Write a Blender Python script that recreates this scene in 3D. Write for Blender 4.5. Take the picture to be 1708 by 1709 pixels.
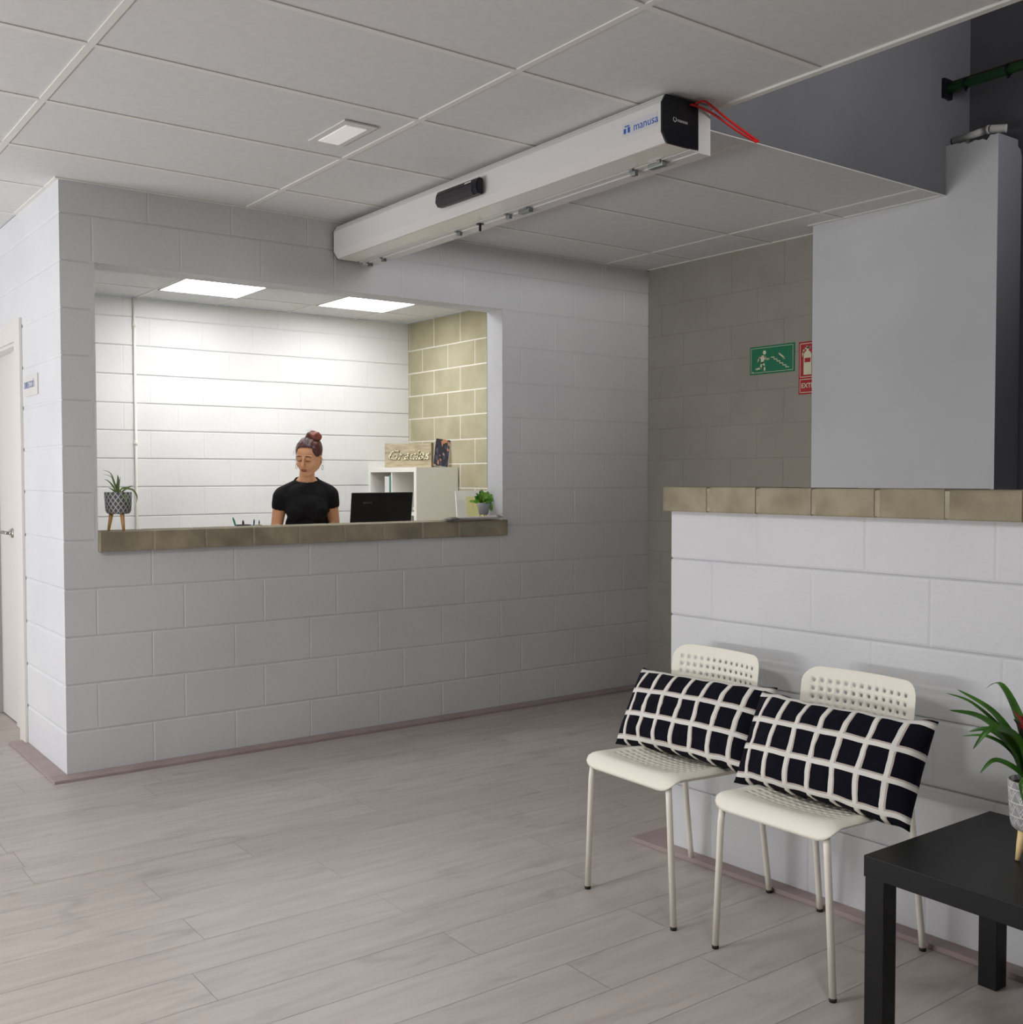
import bpy, bmesh, math, random
from mathutils import Vector, Matrix, noise
R_ = math.radians
for o in list(bpy.data.objects): bpy.data.objects.remove(o)
SC = bpy.context.scene
COL = SC.collection
random.seed(7)

# ------------------------------------------------------------------ camera
CAM = Vector((-1.2353, -4.9721, 1.3339))
YAW, PITCH, ROLL = .64, -.0329, -.0013
fw = Vector((math.sin(YAW)*math.cos(PITCH), math.cos(YAW)*math.cos(PITCH), math.sin(PITCH)))
rt0 = Vector((math.cos(YAW), -math.sin(YAW), 0)); up0 = rt0.cross(fw)
rt = math.cos(ROLL)*rt0 + math.sin(ROLL)*up0; up = -math.sin(ROLL)*rt0 + math.cos(ROLL)*up0
cd = bpy.data.cameras.new('camera'); cam = bpy.data.objects.new('camera', cd); COL.objects.link(cam)
cam.matrix_world = Matrix(((rt.x, up.x, -fw.x, CAM.x), (rt.y, up.y, -fw.y, CAM.y), (rt.z, up.z, -fw.z, CAM.z), (0, 0, 0, 1)))
cd.sensor_fit = 'HORIZONTAL'; cd.sensor_width = 36; cd.lens = 36*1788.89/1708; cd.clip_start = .05; cd.clip_end = 60
SC.camera = cam

# ------------------------------------------------------------------ world, light, exposure
w = bpy.data.worlds.new('world'); SC.world = w; w.use_nodes = True
w.node_tree.nodes['Background'].inputs[0].default_value = (.8, .88, 1, 1)
w.node_tree.nodes['Background'].inputs[1].default_value = .3
SC.view_settings.view_transform = 'Standard'; SC.view_settings.look = 'None'
SC.view_settings.gamma = 1; SC.view_settings.use_curve_mapping = False
SC.view_settings.exposure = 0.0
def area(name, loc, direction, sx, sy, power, color):
    l = bpy.data.lights.new(name, 'AREA'); l.shape = 'RECTANGLE'; l.size = sx; l.size_y = sy; l.energy = power; l.color = color
    o = bpy.data.objects.new(name, l); COL.objects.link(o); o.location = loc
    o.rotation_euler = Vector(direction).to_track_quat('-Z', 'Y').to_euler(); return o
# daylight through the glazed shop front in the left wall
area('daylight_left', (-4.42, .3, 1.45), (1, -.25, .0), 3.4, 2.1, 27, (.95, .97, 1))
# added upward fill lamp beside the same glazing, brightens the ceiling
area('ceiling_fill', (-4.40, .0, .45), (1, -.3, 1.7), 3.4, .6, 150, (1, .995, .985))
# corridor panel, then two unseen fill lamps added over the waiting area
area('corridor_panel_light', (-1.9, 1.6, 2.60), (0, 0, -1), .6, .6, 2, (1, .98, .95))
area('waiting_fill_light', (-1.5, -2.3, 2.60), (0, 0, -1), .6, .6, 33, (1, .995, .985))
area('waiting_fill_light', (-.8, -5.4, 2.60), (0, 0, -1), .6, .6, 30, (1, .995, .985))
# unseen lamp added in the stairwell void to light the bulkhead
vfl = area('void_fill_light', (2.2, -7.6, 2.95), (-.03, 1, .13), 1.0, .5, 17, (1, .99, .98)); vfl.data.spread = R_(48)
# second row of office panels, hidden behind the lintel
area('office_panel_light', (1.7, .78, 2.60), (0, 0, -1), 1.6, .55, 16, (.99, .99, 1))

# ------------------------------------------------------------------ materials
def lin(c): return tuple((x/12.92 if x <= .04045 else ((x+.055)/1.055)**2.4) for x in c)
def rgb(r, g, b): return lin((r/255, g/255, b/255)) + (1,)
def newmat(name, col, rough=.5, metal=0, spec=.5, emis=None, es=0):
    m = bpy.data.materials.new(name); m.use_nodes = True
    b = m.node_tree.nodes['Principled BSDF']
    b.inputs['Base Color'].default_value = col; b.inputs['Roughness'].default_value = rough
    b.inputs['Metallic'].default_value = metal; b.inputs['Specular IOR Level'].default_value = spec
    if emis: b.inputs['Emission Color'].default_value = emis; b.inputs['Emission Strength'].default_value = es
    return m
def N(m, t): return m.node_tree.nodes.new(t)
def Lk(m, a, b): m.node_tree.links.new(a, b)
def noisy(m, c1, c2, scale=8, detail=4, bump=.0, bscale=60, stretch=(1, 1, 1), lo=.35, hi=.65, coord='Object', bdist=.01):
    """two-tone noise in the base colour, fine noise in the bump"""
    b = m.node_tree.nodes['Principled BSDF']
    tc = N(m, 'ShaderNodeTexCoord'); mp = N(m, 'ShaderNodeMapping'); mp.inputs['Scale'].default_value = stretch
    Lk(m, tc.outputs[coord], mp.inputs[0])
    n = N(m, 'ShaderNodeTexNoise'); n.inputs['Scale'].default_value = scale; n.inputs['Detail'].default_value = detail
    Lk(m, mp.outputs[0], n.inputs[0])
    cr = N(m, 'ShaderNodeValToRGB'); cr.color_ramp.elements[0].position = lo; cr.color_ramp.elements[1].position = hi
    cr.color_ramp.elements[0].color = c1; cr.color_ramp.elements[1].color = c2
    Lk(m, n.outputs[0], cr.inputs[0]); Lk(m, cr.outputs[0], b.inputs['Base Color'])
    if bump:
        n2 = N(m, 'ShaderNodeTexNoise'); n2.inputs['Scale'].default_value = bscale; n2.inputs['Detail'].default_value = 5
        Lk(m, mp.outputs[0], n2.inputs[0])
        bp = N(m, 'ShaderNodeBump'); bp.inputs['Strength'].default_value = bump; bp.inputs['Distance'].default_value = bdist
        Lk(m, n2.outputs[0], bp.inputs['Height']); Lk(m, bp.outputs[0], b.inputs['Normal'])
    return m
M = {}
M['white_block'] = noisy(newmat('painted_block', (.8, .8, .8, 1), .6, spec=.3), (.66, .665, .69, 1), (.715, .72, .74, 1), 1.6, 3, .35, 45, bdist=.004)
M['office_block'] = noisy(newmat('office_painted_block', (.8, .8, .8, 1), .6, spec=.3), (.78, .78, .77, 1), (.82, .82, .81, 1), 1.6, 3, .25, 45, bdist=.004)
M['smooth_white'] = noisy(newmat('smooth_white_plaster', (.8, .8, .8, 1), .7, spec=.2), (.62, .625, .645, 1), (.66, .665, .68, 1), 2.2, 3, .06, 30, bdist=.004)
M['tan_block'] = noisy(newmat('bare_tan_block', (.4, .37, .27, 1), .9, spec=.15), rgb(172, 165, 136), rgb(186, 180, 152), 5, 6, .25, 120, bdist=.003)
M['grey_tan_block'] = noisy(newmat('grey_tan_block', (.4, .37, .27, 1), .9, spec=.15), rgb(160, 157, 147), rgb(166, 163, 153), 4, 5, .15, 120, bdist=.003)
M['grey_tan_joint'] = newmat('grey_tan_joint', rgb(158, 154, 143), .9, spec=.1)
M['mortar'] = newmat('pale_mortar', rgb(228, 226, 214), .9, spec=.1)
M['cap'] = noisy(newmat('cap_block', (.3, .27, .2, 1), .85, spec=.2), rgb(136, 128, 109), rgb(168, 158, 136), 7, 8, .55, 150, bdist=.004)
M['capend'] = noisy(newmat('cap_mortar', (.4, .38, .3, 1), .85, spec=.2), rgb(158, 150, 130), rgb(182, 174, 154), 12, 6, .5, 150, bdist=.004)
M['tile'] = noisy(newmat('ceiling_tile', (.7, .69, .67, 1), .9, spec=.1), (.695, .695, .69, 1), (.725, .725, .72, 1), 30, 6, .12, 220, bdist=.002)
M['tbar'] = newmat('ceiling_grid_white', (.78, .77, .735, 1), .5, spec=.3)
M['skirt'] = noisy(newmat('pinkish_board', (.4, .33, .33, 1), .5), rgb(156, 139, 137), rgb(168, 151, 149), 6, 5, .05, 60, (1, 1, 1))
M['void'] = noisy(newmat('dark_grey_paint', (.1, .1, .11, 1), .8, spec=.2), rgb(101, 101, 105), rgb(108, 108, 112), 2, 3, .08, 40)
M['door'] = newmat('door_lacquer', rgb(226, 222, 218), .35, spec=.4)
M['chair'] = newmat('cream_plastic', rgb(243, 240, 226), .42, spec=.4)
M['chairmetal'] = newmat('cream_painted_steel', rgb(240, 235, 224), .35, spec=.5)
M['black_rubber'] = newmat('black_rubber', rgb(22, 22, 22), .6)
M['tabletop'] = noisy(newmat('black_brown_foil', (.01, .01, .012, 1), .42, spec=.32), rgb(4, 4, 6), rgb(9, 9, 11), 30, 6, .08, 90, (1, 12, 1), bdist=.001)
M['metal_white'] = newmat('white_aluminium', rgb(216, 214, 212), .38, .0, .5)
M['metal_under'] = newmat('pale_aluminium', rgb(240, 236, 228), .25, .0, .5)
M['black_plastic'] = newmat('black_plastic', rgb(14, 13, 24), .35, spec=.4)
M['black_gloss'] = newmat('smoked_lens', rgb(40, 36, 44), .12, spec=.6)
M['steel'] = newmat('zinc_steel', rgb(150, 155, 155), .35, .8)
M['chrome'] = newmat('satin_steel', rgb(180, 176, 168), .28, .9)
M['red'] = newmat('red_cord', rgb(205, 28, 24), .5)
M['blue'] = newmat('blue_print', rgb(20, 84, 180), .5)
M['navy'] = newmat('navy_print', rgb(100, 112, 160), .5)
M['whiteprint'] = newmat('white_print', rgb(235, 235, 230), .6)
M['sticker'] = newmat('clear_sticker', rgb(206, 206, 212), .3)
M['green_sign'] = newmat('green_sign', rgb(16, 122, 84), .3)
M['red_sign'] = newmat('red_sign', rgb(178, 30, 48), .3)
M['sign_cream'] = newmat('luminescent_cream', rgb(222, 222, 190), .5)
M['wood'] = noisy(newmat('beech', (.5, .35, .15, 1), .5), rgb(190, 140, 78), rgb(214, 168, 104), 20, 5, .0, 60, (1, 1, .15))
M['wood_pale'] = noisy(newmat('pale_pine', (.6, .45, .25, 1), .5), rgb(222, 190, 130), rgb(236, 208, 152), 20, 5, .0, 60, (1, 1, .15))
M['soil'] = noisy(newmat('soil', (.03, .02, .01, 1), .95), rgb(45, 34, 24), rgb(74, 58, 42), 60, 4, .6, 80)
M['leaf'] = noisy(newmat('bromeliad_leaf', (.03, .12, .01, 1), .35, spec=.5), rgb(34, 78, 18), rgb(74, 130, 38), 9, 3)
M['leaf_air'] = noisy(newmat('air_plant_leaf', (.1, .15, .05, 1), .6), rgb(84, 104, 66), rgb(128, 152, 84), 30, 3)
M['leaf_bright'] = noisy(newmat('glossy_small_leaf', (.05, .2, .02, 1), .35), rgb(58, 122, 30), rgb(140, 186, 70), 40, 3)
M['bract'] = newmat('red_bract', rgb(170, 24, 36), .4)
M['bract_dark'] = newmat('dark_bract', rgb(84, 60, 70), .5)
M['shelf'] = newmat('white_laminate', rgb(244, 242, 234), .4)
M['laptop'] = newmat('laptop_lid', rgb(16, 16, 18), .4, spec=.4)
M['grey_print'] = newmat('grey_print', rgb(96, 96, 98), .4)
M['skin'] = noisy(newmat('skin', (.5, .3, .2, 1), .5, spec=.35), rgb(232, 172, 130), rgb(240, 184, 142), 6, 3)
M['lips'] = newmat('lips', rgb(150, 82, 76), .45)
M['lash'] = newmat('lash', rgb(40, 24, 20), .7)
M['lid'] = newmat('eyelid', rgb(160, 108, 84), .5)
M['hair'] = noisy(newmat('auburn_hair', (.08, .02, .02, 1), .45, spec=.5), rgb(50, 22, 24), rgb(104, 48, 44), 14, 6, .8, 40, (1, 1, .12), bdist=.01)
M['bun'] = noisy(newmat('red_brown_bun', (.1, .03, .02, 1), .45, spec=.5), rgb(60, 24, 22), rgb(142, 66, 48), 30, 6, .8, 60, (1, 1, .5), bdist=.01)
M['shirt'] = noisy(newmat('black_jersey', (.008, .008, .01, 1), .85, spec=.25), rgb(16, 16, 19), rgb(24, 24, 27), 12, 4, .3, 22, bdist=.02)
M['jeans'] = newmat('dark_trousers', rgb(30, 34, 46), .9)
M['shoe'] = newmat('black_shoe', rgb(20, 20, 20), .6)
M['paper'] = newmat('paper', rgb(232, 228, 224), .7)
M['yellow_paper'] = newmat('yellow_card', rgb(238, 234, 168), .7)
M['teal'] = newmat('teal_card', rgb(54, 136, 124), .5)
M['orange'] = newmat('orange_plastic', rgb(232, 120, 40), .5)
M['plank_sign'] = noisy(newmat('raw_plank', (.4, .33, .2, 1), .8), rgb(166, 152, 124), rgb(198, 184, 156), 12, 6, .2, 60, (1, 1, 5))
M['gold'] = noisy(newmat('gold_thread', (.6, .5, .2, 1), .3, .6), rgb(70, 62, 40), rgb(255, 250, 214), 160, 2, .5, 200, lo=.42, hi=.58)
M['dark_edge'] = newmat('dark_board_edge', rgb(96, 78, 52), .8)
M['green_pipe'] = newmat('green_pipe', rgb(38, 96, 48), .45)
M['pipe_white'] = newmat('grey_white_pipe', rgb(196, 196, 192), .5)
M['panel'] = newmat('led_diffuser', (1, 1, 1, 1), .5, emis=(.985, .99, 1, 1), es=15)
M['lens'] = newmat('emergency_lens', rgb(240, 238, 235), .25, emis=(1, .97, .93, 1), es=.22)
M['card'] = newmat('pink_pen', rgb(110, 56, 76), .5)
M['pen_blue'] = newmat('pen_blue', rgb(40, 96, 150), .4)
M['pen_olive'] = newmat('pen_olive', rgb(176, 176, 130), .4)
M['cup'] = newmat('smoke_mesh', rgb(30, 30, 34), .5)

def m_photo():
    m = newmat('leaflet_photo', (.1, .1, .1, 1), .35)
    b = m.node_tree.nodes['Principled BSDF']
    tc = N(m, 'ShaderNodeTexCoord'); n = N(m, 'ShaderNodeTexVoronoi'); n.inputs['Scale'].default_value = 62
    mp = N(m, 'ShaderNodeMapping'); mp.inputs['Scale'].default_value = (1, 1, .45); mp.inputs['Rotation'].default_value = (.5, .3, .4)
    Lk(m, tc.outputs['Object'], mp.inputs[0]); Lk(m, mp.outputs[0], n.inputs[0])
    cr = N(m, 'ShaderNodeValToRGB'); cr.color_ramp.interpolation = 'CONSTANT'
    el = cr.color_ramp.elements; el[0].color = rgb(50, 50, 60); el[1].position = .45; el[1].color = rgb(84, 80, 96)
    for p, c in ((.62, rgb(196, 140, 106)), (.78, rgb(40, 38, 46)), (.9, rgb(214, 66, 66)), (.94, rgb(170, 150, 150))):
        e = el.new(p); e.color = c
    sp = N(m, 'ShaderNodeSeparateColor'); Lk(m, n.outputs['Color'], sp.inputs[0]); Lk(m, sp.outputs[0], cr.inputs[0]); Lk(m, cr.outputs[0], b.inputs['Base Color'])
    return m
M['photo'] = m_photo()

def math_node(m, op, a, b=None, c=None):
    n = N(m, 'ShaderNodeMath'); n.operation = op
    for i, v in enumerate((a, b, c)):
        if v is None: continue
        if isinstance(v, (int, float)): n.inputs[i].default_value = v
        else: Lk(m, v, n.inputs[i])
    return n.outputs[0]
def mixc(m, f, a, b):
    n = N(m, 'ShaderNodeMix'); n.data_type = 'RGBA'; Lk(m, f, n.inputs[0])
    for i, v in ((6, a), (7, b)):
        if isinstance(v, tuple): n.inputs[i].default_value = v
        else: Lk(m, v, n.inputs[i])
    return n.outputs[2]
def m_floor():
    m = newmat('grey_oak_laminate', (.4, .38, .36, 1), .42, spec=.35)
    b = m.node_tree.nodes['Principled BSDF']
    uv = N(m, 'ShaderNodeUVMap'); uv.uv_map = 'UVMap'
    mp = N(m, 'ShaderNodeMapping'); mp.inputs['Scale'].default_value = (1.1, 9, 1); Lk(m, uv.outputs[0], mp.inputs[0])
    n = N(m, 'ShaderNodeTexNoise'); n.inputs['Scale'].default_value = 2.4; n.inputs['Detail'].default_value = 8; n.inputs['Roughness'].default_value = .62; n.inputs['Distortion'].default_value = .6
    Lk(m, mp.outputs[0], n.inputs[0])
    cr = N(m, 'ShaderNodeValToRGB'); e = cr.color_ramp.elements
    e[0].position = .30; e[0].color = rgb(174, 165, 159); e[1].position = .62; e[1].color = rgb(189, 180, 174)
    Lk(m, n.outputs[0], cr.inputs[0])
    mp2 = N(m, 'ShaderNodeMapping'); mp2.inputs['Scale'].default_value = (2.1, 6.5, 1); Lk(m, uv.outputs[0], mp2.inputs[0])
    k = N(m, 'ShaderNodeTexNoise'); k.inputs['Scale'].default_value = 1.5; k.inputs['Detail'].default_value = 6; k.inputs['Distortion'].default_value = 1.2; Lk(m, mp2.outputs[0], k.inputs[0])
    cr2 = N(m, 'ShaderNodeValToRGB'); e = cr2.color_ramp.elements
    e[0].position = .56; e[0].color = (0, 0, 0, 1); e[1].position = .74; e[1].color = (.55, .55, .55, 1); Lk(m, k.outputs[0], cr2.inputs[0])
    c = mixc(m, cr2.outputs[0], cr.outputs[0], rgb(150, 141, 136))
    at = N(m, 'ShaderNodeAttribute'); at.attribute_name = 'tone'
    hv = N(m, 'ShaderNodeHueSaturation'); Lk(m, c, hv.inputs['Color']); Lk(m, math_node(m, 'MULTIPLY_ADD', at.outputs['Fac'], .07, .965), hv.inputs['Value'])
    Lk(m, hv.outputs[0], b.inputs['Base Color'])
    bp = N(m, 'ShaderNodeBump'); bp.inputs['Strength'].default_value = .12; bp.inputs['Distance'].default_value = .002
    Lk(m, n.outputs[0], bp.inputs['Height']); Lk(m, bp.outputs[0], b.inputs['Normal'])
    return m
M['floor'] = m_floor()
M['floor_gap'] = newmat('plank_gap', rgb(140, 130, 124), .8)

def m_cushion():
    m = newmat('black_and_white_check', (.01, .01, .015, 1), .9, spec=.15)
    b = m.node_tree.nodes['Principled BSDF']
    uv = N(m, 'ShaderNodeUVMap'); uv.uv_map = 'UVMap'; s = N(m, 'ShaderNodeSeparateXYZ'); Lk(m, uv.outputs[0], s.inputs[0])
    def line(out, off, lo, hi):
        f = math_node(m, 'FRACT', math_node(m, 'ADD', out, off))
        return math_node(m, 'MULTIPLY', math_node(m, 'GREATER_THAN', f, lo), math_node(m, 'LESS_THAN', f, hi))
    ax = math_node(m, 'MULTIPLY', s.outputs[0], 7.75); ay = math_node(m, 'MULTIPLY', s.outputs[1], 3.5)
    w_ = math_node(m, 'MAXIMUM', line(ax, .2, 0, .16), line(ay, .79, 0, .15))
    s_ = math_node(m, 'MAXIMUM', line(ax, .2, .16, .23), line(ay, .79, .15, .21))
    c = mixc(m, s_, rgb(12, 12, 24), rgb(186, 174, 166)); c = mixc(m, w_, c, rgb(224, 222, 216))
    Lk(m, c, b.inputs['Base Color'])
    tc = N(m, 'ShaderNodeTexCoord'); n = N(m, 'ShaderNodeTexNoise'); n.inputs['Scale'].default_value = 14; n.inputs['Detail'].default_value = 3
    Lk(m, tc.outputs['Object'], n.inputs[0]); bp = N(m, 'ShaderNodeBump'); bp.inputs['Strength'].default_value = .5; bp.inputs['Distance'].default_value = .012
    Lk(m, n.outputs[0], bp.inputs['Height']); Lk(m, bp.outputs[0], b.inputs['Normal'])
    return m
M['cushion'] = m_cushion()
def m_diamond():
    m = newmat('diamond_pot', (.2, .2, .22, 1), .7)
    b = m.node_tree.nodes['Principled BSDF']
    uv = N(m, 'ShaderNodeUVMap'); uv.uv_map = 'UVMap'; s = N(m, 'ShaderNodeSeparateXYZ'); Lk(m, uv.outputs[0], s.inputs[0])
    a = math_node(m, 'MULTIPLY', s.outputs[0], 16); c = math_node(m, 'MULTIPLY', s.outputs[1], 3.2)
    f1 = math_node(m, 'FRACT', math_node(m, 'ADD', a, c)); f2 = math_node(m, 'FRACT', math_node(m, 'SUBTRACT', a, c))
    l = math_node(m, 'MAXIMUM', math_node(m, 'LESS_THAN', f1, .24), math_node(m, 'LESS_THAN', f2, .24))
    Lk(m, mixc(m, l, rgb(84, 86, 96), rgb(188, 186, 180)), b.inputs['Base Color'])
    return m
M['diamond'] = m_diamond()
def m_zig():
    m = newmat('zigzag_pot', (.5, .5, .5, 1), .8)
    b = m.node_tree.nodes['Principled BSDF']
    uv = N(m, 'ShaderNodeUVMap'); uv.uv_map = 'UVMap'; s = N(m, 'ShaderNodeSeparateXYZ'); Lk(m, uv.outputs[0], s.inputs[0])
    v = math_node(m, 'MULTIPLY', s.outputs[1], 3.6); fv = math_node(m, 'FRACT', v)
    u = math_node(m, 'MULTIPLY', s.outputs[0], 12); tri = math_node(m, 'MULTIPLY', math_node(m, 'ABSOLUTE', math_node(m, 'SUBTRACT', math_node(m, 'FRACT', u), .5)), 1.5)
    d = math_node(m, 'ABSOLUTE', math_node(m, 'SUBTRACT', math_node(m, 'SUBTRACT', fv, .12), tri))
    d2 = math_node(m, 'ABSOLUTE', math_node(m, 'SUBTRACT', math_node(m, 'SUBTRACT', fv, .42), tri))
    l = math_node(m, 'MAXIMUM', math_node(m, 'MAXIMUM', math_node(m, 'LESS_THAN', fv, .09), math_node(m, 'LESS_THAN', d, .06)), math_node(m, 'LESS_THAN', d2, .05))
    tc = N(m, 'ShaderNodeTexCoord'); n = N(m, 'ShaderNodeTexNoise'); n.inputs['Scale'].default_value = 30; Lk(m, tc.outputs['Object'], n.inputs[0])
    base = mixc(m, n.outputs[0], rgb(128, 126, 130), rgb(176, 174, 176))
    Lk(m, mixc(m, l, base, rgb(212, 210, 210)), b.inputs['Base Color'])
    bp = N(m, 'ShaderNodeBump'); bp.inputs['Strength'].default_value = .5; bp.inputs['Distance'].default_value = .003
    Lk(m, l, bp.inputs['Height']); Lk(m, bp.outputs[0], b.inputs['Normal'])
    return m
M['zigzag'] = m_zig()

# ------------------------------------------------------------------ mesh helpers
def mk(name, bm, mats, parent=None, smooth=False, world=False):
    me = bpy.data.meshes.new(name); bm.normal_update(); bm.to_mesh(me); bm.free()
    for m in (mats if isinstance(mats, (list, tuple)) else [mats]): me.materials.append(M[m] if isinstance(m, str) else m)
    if smooth:
        for p in me.polygons: p.use_smooth = True
    o = bpy.data.objects.new(name, me); COL.objects.link(o)
    if parent: o.parent = parent
    return o
def empty(name, loc, rz=0, label=None, cat=None, group=None, kind=None):
    o = bpy.data.objects.new(name, None); COL.objects.link(o); o.location = loc; o.rotation_euler = (0, 0, rz); o.empty_display_size = .05
    return tag(o, label, cat, group, kind)
def tag(o, label=None, cat=None, group=None, kind=None):
    if label: o['label'] = label
    if cat: o['category'] = cat
    if group: o['group'] = group
    if kind: o['kind'] = kind
    return o
def struct(name, bm, m, label, cat, parent=None, smooth=False):
    o = mk(name, bm, m, parent, smooth)
    return tag(o, label, cat, kind='structure')
def box(bm, x0, x1, y0, y1, z0, z1, bev=0, mi=0, mat=None):
    r = bmesh.ops.create_cube(bm, size=1); vs = r['verts']
    for v in vs: v.co = Vector(((x0+x1)/2+v.co.x*(x1-x0), (y0+y1)/2+v.co.y*(y1-y0), (z0+z1)/2+v.co.z*(z1-z0)))
    fs = list({f for v in vs for f in v.link_faces})
    if bev:
        es = list({e for v in vs for e in v.link_edges})
        rr = bmesh.ops.bevel(bm, geom=es, offset=bev, segments=2, affect='EDGES', profile=.6)
        fs = [f for f in bm.faces if f.is_valid and (f in rr['faces'] or f in fs)]
        vs = list({v for f in fs for v in f.verts})
    for f in fs:
        if f.is_valid: f.material_index = mi
    if mat:
        for v in set(vs):
            if v.is_valid: v.co = mat @ v.co
    return fs
def frames(pts):
    """parallel-transport frames along a polyline"""
    pts = [Vector(p) for p in pts]; ts = []
    for i in range(len(pts)):
        a = pts[max(0, i-1)]; b = pts[min(len(pts)-1, i+1)]; ts.append((b-a).normalized())
    n = ts[0].orthogonal().normalized(); out = []
    for p, t in zip(pts, ts):
        n = (n - t*n.dot(t)).normalized(); out.append((p, t, n, t.cross(n)))
    return out
def tube(bm, pts, r, seg=10, mi=0, cap=True):
    rs = r if isinstance(r, (list, tuple)) else [r]*len(pts); rings = []
    for (p, t, n, b), q in zip(frames(pts), rs):
        rings.append([bm.verts.new(p + (n*math.cos(2*math.pi*i/seg) + b*math.sin(2*math.pi*i/seg))*q) for i in range(seg)])
    for a, b in zip(rings, rings[1:]):
        for i in range(seg):
            f = bm.faces.new((a[i], a[(i+1) % seg], b[(i+1) % seg], b[i])); f.material_index = mi; f.smooth = True
    if cap:
        for rg, fl in ((rings[0], 1), (rings[-1], 0)):
            f = bm.faces.new(rg[::-1] if fl else rg); f.material_index = mi
def lathe(bm, prof, seg=32, mi=0, c=(0, 0), uv=False):
    rings = []
    for r, z in prof: rings.append([bm.verts.new((c[0]+r*math.cos(2*math.pi*i/seg), c[1]+r*math.sin(2*math.pi*i/seg), z)) for i in range(seg)])
    L = (bm.loops.layers.uv.get('UVMap') or bm.loops.layers.uv.new('UVMap')) if uv else None
    z0, z1 = min(p[1] for p in prof), max(p[1] for p in prof)
    for k, (a, b) in enumerate(zip(rings, rings[1:])):
        for i in range(seg):
            f = bm.faces.new((a[i], a[(i+1) % seg], b[(i+1) % seg], b[i])); f.material_index = mi; f.smooth = True
            if L:
                for lp, (uu, kk) in zip(f.loops, ((i, k), (i+1, k), (i+1, k+1), (i, k+1))): lp[L].uv = (uu/seg, (prof[kk][1]-z0)/max(1e-6, z1-z0))
    if prof[0][0] > 1e-4: bm.faces.new(rings[0][::-1]).material_index = mi
    if prof[-1][0] > 1e-4: bm.faces.new(rings[-1]).material_index = mi
def prism(bm, prof, axis_fn, t0, t1, mi=0):
    """extrude a closed 2D profile; axis_fn((a,b),t) -> point"""
    A = [bm.verts.new(axis_fn(p, t0)) for p in prof]; B = [bm.verts.new(axis_fn(p, t1)) for p in prof]
    n = len(prof)
    for i in range(n): bm.faces.new((A[i], A[(i+1) % n], B[(i+1) % n], B[i])).material_index = mi
    bm.faces.new(A[::-1]).material_index = mi; bm.faces.new(B).material_index = mi
    bmesh.ops.recalc_face_normals(bm, faces=bm.faces)
def BM(): return bmesh.new()
def text_mesh(name, s, size, mat, parent, M4, extr=.0006, shear=0, bold=0, align='CENTER'):
    c = bpy.data.curves.new(name, 'FONT'); c.body = s; c.size = size; c.extrude = extr; c.align_x = align; c.align_y = 'CENTER'; c.shear = shear; c.offset = bold; c.resolution_u = 3
    t = bpy.data.objects.new('tmp', c); COL.objects.link(t); dg = bpy.context.evaluated_depsgraph_get()
    me = bpy.data.meshes.new_from_object(t.evaluated_get(dg)); bpy.data.objects.remove(t)
    me.name = name; me.materials.clear(); me.materials.append(M[mat]); me.transform(M4)
    o = bpy.data.objects.new(name, me); COL.objects.link(o)
    if parent: o.parent = parent
    return o
def basis(x, y, z, loc):
    x, y, z = Vector(x), Vector(y), Vector(z)
    return Matrix(((x.x, y.x, z.x, loc[0]), (x.y, y.y, z.y, loc[1]), (x.z, y.z, z.z, loc[2]), (0, 0, 0, 1)))
def copy_tree(o, parent=None):
    c = o.copy(); COL.objects.link(c)
    if parent: c.parent = parent
    for ch in list(o.children): copy_tree(ch, c)
    return c

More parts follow.
